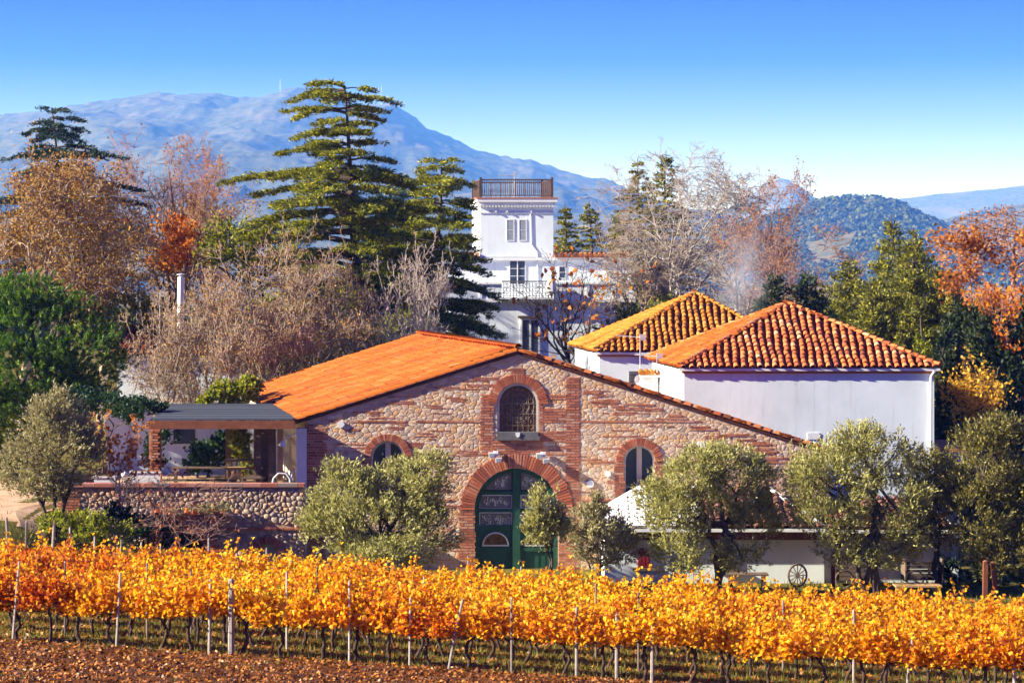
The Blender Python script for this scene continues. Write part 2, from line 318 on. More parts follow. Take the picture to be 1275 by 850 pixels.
class MB:
    def __init__(self):
        self.v = []; self.f = []; self.m = []
    def face(self, pts, mi=0):
        b = len(self.v)
        self.v += [tuple(p) for p in pts]
        self.f.append(tuple(range(b, b + len(pts)))); self.m.append(mi)
        return self
    def box(self, x0, x1, y0, y1, z0, z1, mi=0):
        b = len(self.v)
        self.v += [(x, y, z) for z in (z0, z1) for y in (y0, y1) for x in (x0, x1)]
        for q in ((0, 2, 3, 1), (4, 5, 7, 6), (0, 1, 5, 4), (2, 6, 7, 3), (0, 4, 6, 2), (1, 3, 7, 5)):
            self.f.append(tuple(b + i for i in q)); self.m.append(mi)
        return self
    def bar(self, a, c, w, h, mi=0):
        """square bar from a to c"""
        a = Vector(a); c = Vector(c); d = (c - a).normalized()
        u = d.cross(Vector((0, 0, 1)))
        u = Vector((1, 0, 0)) if u.length < 1e-4 else u.normalized()
        n = u.cross(d)
        b = len(self.v)
        for p in (a, c):
            for su, sn in ((-1, -1), (1, -1), (1, 1), (-1, 1)):
                self.v.append(tuple(p + u * (su * w / 2) + n * (sn * h / 2)))
        for q in ((0, 1, 2, 3), (7, 6, 5, 4), (0, 4, 5, 1), (1, 5, 6, 2), (2, 6, 7, 3), (3, 7, 4, 0)):
            self.f.append(tuple(b + i for i in q)); self.m.append(mi)
        return self
    def tube(self, pts, rad, k=6, mi=0, caps=True):
        pts = [Vector(p) for p in pts]
        if not isinstance(rad, (list, tuple)): rad = [rad] * len(pts)
        b = len(self.v)
        for i, p in enumerate(pts):
            d = (pts[min(i + 1, len(pts) - 1)] - pts[max(i - 1, 0)]).normalized()
            u = d.cross(Vector((0, 1, 0.01)))
            u = Vector((1, 0, 0)) if u.length < 1e-3 else u.normalized()
            n = d.cross(u)
            for j in range(k):
                a = 2 * math.pi * j / k
                self.v.append(tuple(p + (u * math.cos(a) + n * math.sin(a)) * rad[i]))
        for i in range(len(pts) - 1):
            for j in range(k):
                j2 = (j + 1) % k
                self.f.append((b + i * k + j, b + i * k + j2, b + (i + 1) * k + j2, b + (i + 1) * k + j)); self.m.append(mi)
        if caps:
            self.f.append(tuple(b + j for j in range(k))[::-1]); self.m.append(mi)
            e = b + (len(pts) - 1) * k
            self.f.append(tuple(e + j for j in range(k))); self.m.append(mi)
        return self
    def prism(self, poly, y0, y1, mi=0):
        """poly: list of (x, z), counter-clockwise seen from the camera side; extruded from y0 (front) to y1 (back)"""
        n = len(poly); b = len(self.v)
        self.v += [(x, y0, z) for x, z in poly] + [(x, y1, z) for x, z in poly]
        self.f.append(tuple(b + i for i in range(n))); self.m.append(mi)
        self.f.append(tuple(b + n + i for i in range(n))[::-1]); self.m.append(mi)
        for i in range(n):
            j = (i + 1) % n
            self.f.append((b + j, b + i, b + n + i, b + n + j)); self.m.append(mi)
        return self
    def lathe(self, prof, c, k=10, mi=0):
        """profile [(r, z)] turned about the vertical through c"""
        b = len(self.v)
        for r, z in prof:
            for j in range(k):
                a = 2 * math.pi * j / k
                self.v.append((c[0] + r * math.cos(a), c[1] + r * math.sin(a), c[2] + z))
        for i in range(len(prof) - 1):
            for j in range(k):
                j2 = (j + 1) % k
                self.f.append((b + i * k + j, b + i * k + j2, b + (i + 1) * k + j2, b + (i + 1) * k + j)); self.m.append(mi)
        self.f.append(tuple(b + j for j in range(k))[::-1]); self.m.append(mi)
        e = b + (len(prof) - 1) * k
        self.f.append(tuple(e + j for j in range(k))); self.m.append(mi)
        return self
    def mesh(self, name, mats, off=(0, 0, 0), fn=None, smooth=False):
        me = bpy.data.meshes.new(name)
        vs = [fn(p) for p in self.v] if fn else self.v
        me.from_pydata([(p[0] - off[0], p[1] - off[1], p[2] - off[2]) for p in vs], [], self.f)
        for mt in (mats if isinstance(mats, (list, tuple)) else [mats]):
            me.materials.append(mt)
        if any(self.m):
            me.polygons.foreach_set('material_index', self.m)
        if smooth:
            me.polygons.foreach_set('use_smooth', [True] * len(self.f))
        me.update()
        return me
    def build(self, name, mats, parent=None, fn=None, smooth=False, loc=None):
        """loc: own origin (world); vertices are given in world coordinates"""
        if loc is None:
            loc = WL[parent.name] if parent else Vector((0, 0, 0))
        return link(name, self.mesh(name, mats, loc, fn, smooth), parent, loc)

def piece(name, me, parent, mat4):
    """one small piece (tile, brick, stone): world matrix mat4, child of parent"""
    o = bpy.data.objects.new(name, me)
    COL.objects.link(o)
    o.parent = parent
    o.matrix_basis = Matrix.Translation(-WL[parent.name]) @ mat4
    return o

def copy_tree(o, parent=None):
    c = o.copy(); COL.objects.link(c); c.parent = parent
    for ch in o.children: copy_tree(ch, c)
    return c

# ------------------------------------------------------------------ terrain
def sstep(a, b, t):
    t = min(1.0, max(0.0, (t - a) / (b - a)))
    return t * t * (3 - 2 * t)

def zvine(x, y):
    return 1.82 - 0.0455 * (x + 11.4) - 0.06 * (y - 55)

def zt(x, y):
    """height of the ground"""
    xx = max(-30.0, min(30.0, x))
    zv = zvine(xx, min(max(y, 44), 70)) + (0.13 * (44 - y) if y < 44 else 0)
    yard = -0.1 - 0.012 * max(0, xx)
    left = 2.25 * sstep(-11.5, -16.5, x)
    yard = max(yard + 0.9 * sstep(-7, -12, x), left)
    z = zv + (yard - zv) * sstep(69.5, 75, y)
    back = 2.7 + 0.02 * (y - 100)
    z += (back - z) * sstep(92, 108, y)
    if y > 160: z += (-6.0 - z) * sstep(160, 420, y)
    if y > 700: z += -0.002 * (min(y, 3000) - 700)
    return z

def axis(pts):
    out = []
    for a, b, n in pts:
        out += list(np.linspace(a, b, n, endpoint=False))
    out.append(pts[-1][1])
    return np.array(out)

gx = axis([(-2600, -300, 14), (-300, -40, 16), (-40, -15, 26), (-15, 15, 150), (15, 40, 26), (40, 300, 16), (300, 3900, 16)])
gy = axis([(-60, 30, 24), (30, 44, 30), (44, 57, 80), (57, 110, 90), (110, 200, 40), (200, 700, 20), (700, 3000, 14), (3000, 11400, 10)])
GV = np.zeros((len(gy), len(gx), 3))
for j, y in enumerate(gy):
    for i, x in enumerate(gx):
        z = zt(x, y)
        if y < 72 and abs(x) < 16:
            if y < 56: z += 0.045 * math.sin((y - 55 + (x + 11.4) * 0.18) * 5.2 + 1.2 * noise.noise((x * 0.3, y * 0.3, 3))) * (1 - sstep(54.2, 55.2, y + (x + 11.4) * 0.18))
            z += 0.035 * noise.noise((x * 1.6, y * 1.6, 1)) + 0.03 * noise.noise((x * 5, y * 5, 7)) * (1 if y < 57 else 0.5)
        GV[j, i] = (x, y, z)
nx, ny = len(gx), len(gy)
idx = np.arange(nx * ny).reshape(ny, nx)
GF = np.stack([idx[:-1, :-1], idx[:-1, 1:], idx[1:, 1:], idx[1:, :-1]], -1).reshape(-1, 4)
m, nt, out = _new('ground_soil_and_grass')
b = nt.nodes.new('ShaderNodeBsdfPrincipled'); b.inputs['Roughness'].default_value = 0.95; b.inputs['Specular IOR Level'].default_value = 0.1
soil = _ramp(nt, _noise(nt, 2.2, 8, 0.7), [(0.3, (0.05, 0.017, 0.007)), (0.5, (0.10, 0.034, 0.011)), (0.68, (0.16, 0.058, 0.018))])
gras = _ramp(nt, _noise(nt, 1.4, 8, 0.7), [(0.3, (0.075, 0.062, 0.014)), (0.52, (0.14, 0.115, 0.020)), (0.68, (0.22, 0.10, 0.03))])
pos = nt.nodes.new('ShaderNodeNewGeometry').outputs['Position']
sx = nt.nodes.new('ShaderNodeSeparateXYZ'); nt.links.new(pos, sx.inputs[0])
ma = nt.nodes.new('ShaderNodeMath'); ma.operation = 'MULTIPLY_ADD'; nt.links.new(sx.outputs[0], ma.inputs[0]); ma.inputs[1].default_value = 0.18; nt.links.new(sx.outputs[1], ma.inputs[2])
na = nt.nodes.new('ShaderNodeMath'); na.operation = 'MULTIPLY_ADD'; nt.links.new(_noise(nt, 1.1, 5), na.inputs[0]); na.inputs[1].default_value = 1.6; nt.links.new(ma.outputs[0], na.inputs[2])
mr = nt.nodes.new('ShaderNodeMapRange'); nt.links.new(na.outputs[0], mr.inputs[0]); mr.inputs[1].default_value = 53.0; mr.inputs[2].default_value = 53.6
mx = nt.nodes.new('ShaderNodeMix'); mx.data_type = 'RGBA'
nt.links.new(mr.outputs[0], mx.inputs[0]); nt.links.new(soil, mx.inputs[6]); nt.links.new(gras, mx.inputs[7])
nt.links.new(mx.outputs[2], b.inputs['Base Color'])
bn = nt.nodes.new('ShaderNodeBump'); bn.inputs['Strength'].default_value = 0.7; bn.inputs['Distance'].default_value = 0.06
nt.links.new(_noise(nt, 7, 8, 0.7), bn.inputs['Height']); nt.links.new(bn.outputs[0], b.inputs['Normal'])
nt.links.new(b.outputs[0], out.inputs[0])
ground = link('ground', np_mesh('ground', GV.reshape(-1, 3), GF, m, True))
tag(ground, 'reddish soil and grass ground under vineyard and buildings', 'ground', kind='structure')

# sandy path at the foot of the terrace
mb = MB()
ys = np.linspace(77, 92, 22)
for a, c in zip(ys[:-1], ys[1:]):
    for x0, x1 in ((-24, -21.5), (-21.5, -19), (-19, -17.4), (-17.4, -16.1), (-16.1, -15.3)):
        w = lambda y: 0.5 * math.sin(y * 0.6)
        mb.face([(x + w(y), y, zt(x + w(y), y) + 0.012) for x, y in ((x0, a), (x1, a), (x1, c), (x0, c))])
tag(mb.build('path', M_PATH), 'sandy path sloping beside the stone terrace wall', 'path', kind='structure')

# ------------------------------------------------------------------ far mountains and hills
def ridge_mesh(name, prof, D, d0, d1, nxc, nf, amp, mat, seed, foot=-12, power=1.25, nscale=1.0):
    """a ridge whose crest stands D metres away with the outline prof [(px, py)]; slopes fall to d0 in front and d1 behind"""
    xs = np.linspace(prof[0][0], prof[-1][0], nxc)
    pyy = np.interp(xs, [p[0] for p in prof], [p[1] for p in prof])
    rows = list(np.linspace(0, 1, nf)) + [1.25, 1.6, 2.0]
    V = []
    for t in rows:
        for i, xp in enumerate(xs):
            X = (xp - CX) * D / F
            H = CZ + (HY - pyy[i]) * D / F
            if t <= 1:
                Y = d0 + (D - d0) * t
                nz = noise.ridged_multi_fractal((X * 0.0011 * nscale, Y * 0.0011 * nscale, seed), 0.9, 2.1, 6, 1.0, 2.0) - 1.1
                z = foot + (H - foot) * (t ** power) + amp * nz * (t ** 0.7) * (1 - t)
                z += amp * (0.035 * noise.fractal((X * 0.012 * nscale, Y * 0.012 * nscale, seed), 0.8, 2.0, 4) * (0.5 + t) + 0.14 * (noise.ridged_multi_fractal((X * 0.0045 * nscale, Y * 0.003 * nscale, seed + 5), 0.9, 2.1, 4, 1.0, 2.0) - 1.1) * (1 - t) ** 0.7)
            else:
                Y = D + (d1 - D) * (t - 1)
                z = H + (foot - H) * (t - 1)
            V.append((X, Y, z))
    n = len(xs)
    idx = np.arange(n * len(rows)).reshape(len(rows), n)
    Fc = np.stack([idx[:-1, :-1], idx[:-1, 1:], idx[1:, 1:], idx[1:, :-1]], -1).reshape(-1, 4)
    return link(name, np_mesh(name, V, Fc, mat, True))

def mat_mountain(name, c1, c2, c3, s1, s2):
    m, nt, out = _new(name)
    b = nt.nodes.new('ShaderNodeBsdfPrincipled'); b.inputs['Roughness'].default_value = 1; b.inputs['Specular IOR Level'].default_value = 0
    scrub = _ramp(nt, _noise(nt, s1, 10, 0.75), [(0.42, c1), (0.56, c2)])
    rock = nt.nodes.new('ShaderNodeMix'); rock.data_type = 'RGBA'
    f = _ramp(nt, _noise(nt, s2, 8, 0.7), [(0.52, G(0)), (0.66, G(1))])
    nt.links.new(f, rock.inputs[0]); nt.links.new(scrub, rock.inputs[6]); rock.inputs[7].default_value = (*c3, 1)
    nt.links.new(rock.outputs[2], b.inputs['Base Color'])
    nt.links.new(b.outputs[0], out.inputs[0])
    return m
M_MT = mat_mountain('scrub_mountain', (0.05, 0.06, 0.022), (0.12, 0.12, 0.05), (0.18, 0.15, 0.10), 0.05, 0.0045)
M_HILL = mat_mountain('dry_hill', (0.07, 0.08, 0.025), (0.17, 0.14, 0.06), (0.28, 0.20, 0.12), 0.03, 0.008)
prof = [(-420, 175), (-200, 160), (0, 143), (60, 137), (115, 128), (160, 120), (205, 116), (240, 117), (270, 116), (300, 124), (330, 119), (350, 113), (372, 108), (400, 112), (430, 124), (455, 133), (470, 131), (486, 128), (503, 138), (520, 148), (531, 160), (545, 166), (575, 177), (600, 188), (625, 196), (660, 199), (690, 210), (720, 217), (760, 226), (800, 243), (850, 262), (920, 290), (1000, 318), (1100, 338)]
mountain = ridge_mesh('mountain', prof, 7000, 2600, 10500, 640, 110, 190, M_MT, 3.0)
tag(mountain, 'long hazy blue mountain with scrub slopes behind the trees', 'mountain', kind='structure')
tag(ridge_mesh('far_peak', [(760, 335), (860, 290), (925, 249), (940, 240), (950, 229), (962, 226), (972, 222), (984, 224), (990, 231), (1001, 234), (1008, 243), (1020, 250), (1040, 264), (1120, 300), (1200, 335)], 10000, 8600, 11300, 80, 14, 60, M_MT, 9.0), 'faint pale peak seen over the bare trees', 'mountain', kind='structure')
tag(ridge_mesh('far_ridge', [(950, 320), (1040, 270), (1100, 250), (1160, 243), (1230, 236), (1300, 229), (1500, 222), (1800, 260)], 9200, 8000, 11300, 80, 14, 60, M_MT, 12.0), 'faint blue ridge low over the wooded hill', 'mountain', kind='structure')
tag(ridge_mesh('dry_hill', [(1080, 325), (1150, 283), (1180, 272), (1220, 262), (1275, 254), (1340, 247), (1500, 250), (1650, 330)], 4300, 3300, 5400, 80, 16, 25, M_HILL, 15.0, nscale=3), 'low dry hill with scrub at the far edge', 'hill', kind='structure')
HP = [(850, 322), (900, 300), (940, 282), (975, 268), (1000, 260), (1030, 253), (1060, 249), (1090, 249), (1115, 254), (1130, 262), (1150, 272), (1170, 283), (1195, 297), (1230, 318), (1290, 335)]
tag(ridge_mesh('wooded_hill', HP, 3000, 2250, 3800, 120, 24, 18, M_HILL, 5.0, foot=-10, nscale=3), 'rounded hill under a pine wood', 'hill', kind='structure')

ICO = None
def ico():
    global ICO
    if ICO is None:
        import bmesh
        bm = bmesh.new(); bmesh.ops.create_icosphere(bm, subdivisions=2, radius=1)
        bm.verts.ensure_lookup_table()
        ICO = (np.array([v.co[:] for v in bm.verts]), np.array([[v.index for v in f.verts] for f in bm.faces]))
        bm.free()
    return ICO
def wood(name, pts, rad, mat, rs, per=26, q=0.42):
    """a wood seen from afar: every crown a rounded heap of many small leaf faces"""
    pts = np.array(pts); rad = np.array(rad)
    n = len(pts)
    d = rs.normal(size=(n, per, 3)); d[:, :, 2] = np.abs(d[:, :, 2]) * 0.9 - 0.15
    d /= np.linalg.norm(d, axis=2, keepdims=True)
    P = pts[:, None, :] + d * rad[:, None, None] * rs.uniform(0.75, 1.08, (n, per, 1)) * np.array([1, 1, 0.85])
    size = np.repeat(rad * q * 2, per)
    nn = d.reshape(-1, 3) + 0.5 * rs.normal(size=(n * per, 3)); nn /= np.linalg.norm(nn, axis=1, keepdims=True)
    t = np.cross(nn, rs.normal(size=nn.shape)); t /= np.linalg.norm(t, axis=1, keepdims=True); b_ = np.cross(nn, t)
    P = P.reshape(-1, 3); h = (size / 2)[:, None]
    V = np.stack([P - t * h, P + b_ * h * 0.8, P + t * h, P - b_ * h * 0.8], 1).reshape(-1, 3)
    return np_mesh(name, V, np.arange(len(V)).reshape(-1, 4), mat)
rs = np.random.RandomState(5)
hx = [p[0] for p in HP]; hyy = [p[1] for p in HP]
pts, rad = [], []
for i in range(2600):
    t = rs.uniform(0.12, 1.05); xp = rs.uniform(880, 1240)
    X = (xp - CX) * 3000 / F; H = CZ + (HY - np.interp(xp, hx, hyy)) * 3000 / F
    Y = 2250 + 750 * t
    z = -10 + (H + 10) * (min(t, 1) ** 1.25)
    if noise.noise((X * 0.01, Y * 0.006, 4)) < -0.30 and t < 0.75: continue
    r = rs.uniform(3.2, 8.5)
    pts.append((X, Y, z + r * 0.2)); rad.append(r)
tag(link('pine_wood', wood('pine_wood', pts, rad, M_WOODS, rs, 36, 0.36)), 'distant pine wood covering the rounded hill', 'wood', kind='stuff')
pts, rad = [], []
for i in range(700):
    xp = rs.uniform(1130, 1330); t = rs.uniform(0.3, 0.97)
    H = CZ + (HY - np.interp(xp, [1080, 1150, 1180, 1220, 1275, 1340], [325, 283, 272, 262, 254, 247])) * 4300 / F
    if rs.rand() > 0.98 - 0.9 * (xp - 1130) / 200: continue
    r = rs.uniform(4, 9)
    pts.append(((xp - CX) * 4300 / F, 3300 + 1000 * t, -12 + (H + 12) * t ** 1.25)); rad.append(r)
tag(link('scrub_wood', wood('scrub_wood', pts, rad, M_WOODS, rs)), 'small far wood on the dry hill slope', 'wood', kind='stuff')
# hedgerows and woods on the plain between the park and the hills
pts, rad = [], []
for i in range(900):
    Y = rs.uniform(260, 900); X = rs.uniform(-0.24, 0.26) * Y
    r = rs.uniform(1.6, 4.2)
    pts.append((X, Y, zt(X, Y) + r * 0.6)); rad.append(r)
tag(link('plain_wood', wood('plain_wood', pts, rad, M_WOODS, rs)), 'far low woods on the plain behind the park', 'wood', kind='stuff')

# radio masts on the mountain crest
for xp, yb, yt_, lab in ((475, 131, 107, 'taller radio mast on the rocky mountain shoulder'), (349, 115, 99, 'shorter radio mast on the mountain crest')):
    root = empty('radio_mast', px(xp, yb + 2, 6990), lab, 'mast', 'radio masts on the mountain')
    p, q = px(xp, yb + 4, 6990), px(xp, yt_, 6990)
    MB().tube([p, (p + q) / 2, q], [1.4, 1.0, 0.6], 5).build('lattice_tower', M_GREYM, root)
    for t in (0.45, 0.6, 0.75):
        c = p.lerp(q, t); MB().box(c.x - 2.6, c.x + 2.6, c.y - 1, c.y + 1, c.z - 1.2, c.z + 1.2).build('antenna', M_GREYM, root)

# ------------------------------------------------------------------ roofs of barrel tiles
def tile_mesh(name, mat, L=0.44, r0=0.115, r1=0.09, seg=5, th=0.016, hs=0.92, dz0=0.035):
    """cover tile: u across, v up the slope (lower rim at v=0), n out of the roof"""
    mb = MB(); rows = []
    for (v, r, dz) in ((0, r0, dz0), (L, r1, 0.0)):
        rows.append([(r * math.cos(math.pi * k / seg), v, dz + r * hs * math.sin(math.pi * k / seg)) for k in range(seg + 1)])
    inner = [((r0 - th) * math.cos(math.pi * k / seg), 0, dz0 + (r0 - th) * hs * math.sin(math.pi * k / seg)) for k in range(seg + 1)]
    for k in range(seg):
        mb.face([rows[0][k], rows[0][k + 1], rows[1][k + 1], rows[1][k]][::-1])
        mb.face([inner[k], inner[k + 1], rows[0][k + 1], rows[0][k]][::-1])
    return mb.mesh(name, mat)

def roof_tiles(parent, A, B, T0, T1, pitch, course, me, rng, individually=True, joined_mat=None, name='tile', limit=300):
    """fill the roof face A-B (eave, left to right seen from outside) to T0-T1 (top) with columns of cover tiles"""
    A, B, T0, T1 = map(Vector, (A, B, T0, T1))
    u = (B - A).normalized()
    mid = (T0 + T1) / 2 - A
    v = (mid - u * mid.dot(u)).normalized()
    n = u.cross(v)
    if n.z < 0: n = -n
    P2 = [((p - A).dot(u), (p - A).dot(v)) for p in (A, B, T1, T0)]
    def vmax(x):
        best = None
        for (x0, y0), (x1, y1) in zip(P2, P2[1:] + P2[:1]):
            if abs(x1 - x0) > 1e-6 and min(x0, x1) - 1e-6 <= x <= max(x0, x1) + 1e-6:
                y = y0 + (y1 - y0) * (x - x0) / (x1 - x0)
                best = y if best is None else max(best, y)
        return best
    W_ = (B - A).length
    nc = int(W_ / pitch)
    spots = []
    for c in range(nc):
        x = (c + 0.5) * W_ / nc
        top = vmax(x)
        k = 0
        while top is not None and k * course < top - 0.10:
            spots.append((x, k * course)); k += 1
    base = np.array([p.co[:] for p in me.vertices]); bf = np.array([p.vertices[:] for p in me.polygons])
    Vj, Fj, cnt = [], [], 0
    order = list(range(len(spots)))
    for q, i in enumerate(order):
        x, y = spots[i]
        o = A + u * (x + rng.uniform(-0.018, 0.018) + 0.03 * math.sin(y * 1.7 + x * 2.3)) + v * (y - 0.05 + rng.uniform(-0.03, 0.03)) + n * (0.015 + rng.uniform(0, 0.022))
        ang = rng.uniform(-0.06, 0.06)
        uu = u * math.cos(ang) + v * math.sin(ang); vv = v * math.cos(ang) - u * math.sin(ang)
        if individually and cnt < limit:
            piece(name, me, parent, Matrix(((uu.x, vv.x, n.x, o.x), (uu.y, vv.y, n.y, o.y), (uu.z, vv.z, n.z, o.z), (0, 0, 0, 1)))); cnt += 1
        else:
            Mx = np.array([uu[:], vv[:], n[:]])
            Vj.append(base @ Mx + np.array(o[:])); Fj.append(bf + (len(Vj) - 1) * len(base))
    if Vj:
        V = np.concatenate(Vj) - np.array(WL[parent.name][:])
        o = link('tile_field', np_mesh('tile_field', V, np.concatenate(Fj), joined_mat, True), parent)
        tag(o, kind='stuff')
    return cnt

def hip_tiles(parent, P, Q, me, rng, course=0.34, name='hip_tile'):
    """tiles lying along a ridge or hip from P (low) to Q (high)"""
    P, Q = Vector(P), Vector(Q)
    v = (Q - P).normalized(); u = v.cross(Vector((0, 0, 1))).normalized(); n = u.cross(v)
    if n.z < 0: n = -n; u = -u
    for k in range(int((Q - P).length / course)):
        o = P + v * (k * course) + n * (0.05 + rng.uniform(0, 0.012))
        piece(name, me, parent, Matrix(((u.x, v.x, n.x, o.x), (u.y, v.y, n.y, o.y), (u.z, v.z, n.z, o.z), (0, 0, 0, 1))))

# ------------------------------------------------------------------ rubble, bricks, arches
def clip(poly, a, b, c):
    """keep the part of a convex polygon where a*x + b*z <= c"""
    out = []
    for i, p in enumerate(poly):
        q = poly[(i + 1) % len(poly)]
        dp, dq = a * p[0] + b * p[1] - c, a * q[0] + b * q[1] - c
        if dp <= 0: out.append(p)
        if dp * dq < 0:
            t = dp / (dp - dq); out.append((p[0] + (q[0] - p[0]) * t, p[1] + (q[1] - p[1]) * t))
    return out

def rubble_cells(x0, x1, z0, z1, size, rs, planes, keep, squash=1.0, gap=0.03, jit=0.42):  # gap: mortar joint
    nxn = int((x1 - x0) / size); nzn = int((z1 - z0) / (size * squash))
    P = []
    for j in range(nzn + 1):
        for i in range(nxn + 1):
            P.append((x0 + (i + 0.5 * (j % 2) + rs.uniform(-jit, jit)) * size, z0 + (j + rs.uniform(-jit, jit)) * size * squash))
    for i in range(len(P) // 5):
        P.append((rs.uniform(x0, x1), rs.uniform(z0, z1)))
    P = np.array(P); S = P * np.array([1, 1 / squash])
    cells = []
    for i, p in enumerate(P):
        if not keep(p[0], p[1]): continue
        d = ((S - S[i]) ** 2).sum(1)
        near = np.argsort(d)[1:13]
        r = size * 1.3
        poly = [(p[0] - r, p[1] - r * squash), (p[0] + r, p[1] - r * squash), (p[0] + r, p[1] + r * squash), (p[0] - r, p[1] + r * squash)]
        for k in near:
            a, bz = S[k] - S[i]
            L = math.hypot(a, bz)
            cm = (S[k] + S[i]) / 2
            poly = clip(poly, a / L, bz / L / squash, (a * cm[0] + bz * cm[1]) / L - gap / 2)
            if len(poly) < 3: break
        for a, bz, c in planes:
            if len(poly) >= 3: poly = clip(poly, a, bz, c)
        if len(poly) < 3: continue
        ar = 0.5 * abs(sum(poly[k][0] * poly[(k + 1) % len(poly)][1] - poly[(k + 1) % len(poly)][0] * poly[k][1] for k in range(len(poly))))
        if ar < 0.002: continue
        cells.append((ar, poly))
    cells.sort(key=lambda c: -c[0])
    return cells

def stone_geo(poly, depth, rs, inset1=0.10, inset2=0.34):
    """low mound over a polygon: rings of vertices (x, y, z) with y<0 towards the camera, and faces"""
    n = len(poly)
    cx = sum(p[0] for p in poly) / n; cz = sum(p[1] for p in poly) / n
    def ring(s, y): return [(cx + (p[0] - cx) * s, y, cz + (p[1] - cz) * s) for p in poly]
    V = ring(1.0, 0.0) + ring(1 - inset1, -depth * 0.7) + [(x, y + depth * rs.uniform(-0.15, 0.15), z) for x, y, z in ring(1 - inset2, -depth)]
    Fc = []
    for k in range(2):
        for i in range(n):
            j = (i + 1) % n
            Fc.append((k * n + i, k * n + j, (k + 1) * n + j, (k + 1) * n + i))
    Fc.append(tuple(2 * n + i for i in range(n)))
    return (cx, cz), V, Fc

def lay_stones(cells, y, parent, mat_o, mat_i, depth, rs, nind=300, fn=None, name='stone', **kw):
    rest = MB()
    for q, (ar, poly) in enumerate(cells):
        d = depth * rs.uniform(0.6, 1.35)
        (cx, cz), V, Fc = stone_geo(poly, d, rs, **kw)
        V = [(vx, y + vy, vz) for vx, vy, vz in V]
        if q < nind:
            me = bpy.data.meshes.new(name)
            me.from_pydata([(vx - cx, vy - y, vz - cz) for vx, vy, vz in V], [], Fc)
            me.materials.append(mat_o)
            me.polygons.foreach_set('use_smooth', [True] * len(Fc))
            piece(name, me, parent, Matrix.Translation((cx, y, cz)))
        else:
            b = len(rest.v); rest.v += V
            rest.f += [tuple(b + i for i in f) for f in Fc]; rest.m += [0] * len(Fc)
    if rest.v:
        tag(rest.build('small_stones', mat_i, parent, smooth=True), kind='stuff')

def bricks(mb, x0, x1, z0, z1, y, depth, rs, course=0.095, length=0.33, gap=0.022, jitter=0.008, ragged=0.0, drop=0.0):
    """courses of bricks standing proud of y"""
    k = 0; z = z0
    while z + course * 0.7 < z1:
        a = x0 - (rs.uniform(0, ragged) if ragged else 0); e = x1 + (rs.uniform(0, ragged) if ragged else 0)
        x = a - (length / 2 if k % 2 else 0)
        while x < e - 0.03:
            xa, xb = max(x, a), min(x + length - gap, e)
            if xb - xa > 0.04 and rs.rand() >= drop:
                mb.box(xa, xb, y - depth - rs.uniform(0, jitter), y + 0.02, z + rs.uniform(0, 0.006), z + course - gap)
            x += length
        z += course; k += 1
    return mb

def voussoir(name, r0, r1, half, depth, mat):
    """one arch brick, its axis along +z from r0 to r1"""
    mb = MB(); w0, w1 = r0 * math.tan(half), r1 * math.tan(half) * 0.94
    mb.prism([(-w0, r0), (w0, r0), (w1, r1), (-w1, r1)], -depth, 0.03)
    return mb.mesh(name, mat)

def arch_bricks(parent, cx, cz, r0, r1, y, depth, n, mat, a0=0.0, a1=math.pi, name='brick', rng=random, fillf=0.80):
    half = (a1 - a0) / n / 2
    me = voussoir(name, r0, r1, half * fillf, depth, mat)
    for k in range(n):
        a = a0 + (k + 0.5) * 2 * half - math.pi / 2
        piece(name, me, parent, Matrix.Translation((cx, y - rng.uniform(0, 0.010), cz)) @ Matrix.Rotation(-a, 4, 'Y') @ Matrix.Diagonal((1, 1, rng.uniform(0.985, 1.015), 1)))

def arch_poly(cx, hw, zb, zs, n=18, r=None):
    """outline of an arched opening: base zb, spring zs, half width hw; counter-clockwise from the camera side"""
    p = [(cx - hw, zb), (cx + hw, zb)]
    for k in range(n + 1):
        a = math.pi * k / n
        p.append((cx + hw * math.cos(a), zs + hw * math.sin(a)))
    return p

def holed_wall(mb, outer, holes, y, mi=0):
    polys = [[Vector((x, z, 0)) for x, z in outer]] + [[Vector((x, z, 0)) for x, z in h] for h in holes]
    flat = [p for pl in polys for p in pl]
    b = len(mb.v)
    mb.v += [(p.x, y, p.y) for p in flat]
    for t in tessellate_polygon(polys):
        a, c, d = (flat[i] for i in t)
        cr = (c.x - a.x) * (d.y - a.y) - (c.y - a.y) * (d.x - a.x)
        t = t if cr > 0 else t[::-1]
        mb.f.append(tuple(b + i for i in t)); mb.m.append(mi)
def reveal(mb, poly, y0, y1, mi=0):
    for i in range(len(poly)):
        (x0, z0), (x1, z1) = poly[i], poly[(i + 1) % len(poly)]
        mb.face([(x0, y0, z0), (x0, y1, z0), (x1, y1, z1), (x1, y0, z1)], mi)
def arch_band(mb, cx, hw, zb, zs, t, y0, y1, mi=0, n=18, base=False):
    """a frame of thickness t just inside an arched opening"""
    o = arch_poly(cx, hw, zb, zs, n)[1:] + [(cx - hw, zb)]
    i_ = arch_poly(cx, hw - t, zb, zs, n)[1:] + [(cx - hw + t, zb)]
    for k in range(len(o) - 1):
        a, b2, c, d = o[k], o[k + 1], i_[k + 1], i_[k]
        mb.face([(d[0], y0, d[1]), (a[0], y0, a[1]), (b2[0], y0, b2[1]), (c[0], y0, c[1])], mi)
        mb.face([(d[0], y0, d[1]), (c[0], y0, c[1]), (c[0], y1, c[1]), (d[0], y1, d[1])], mi)
        mb.face([(a[0], y0, a[1]), (a[0], y1, a[1]), (b2[0], y1, b2[1]), (b2[0], y0, b2[1])], mi)
    return mb

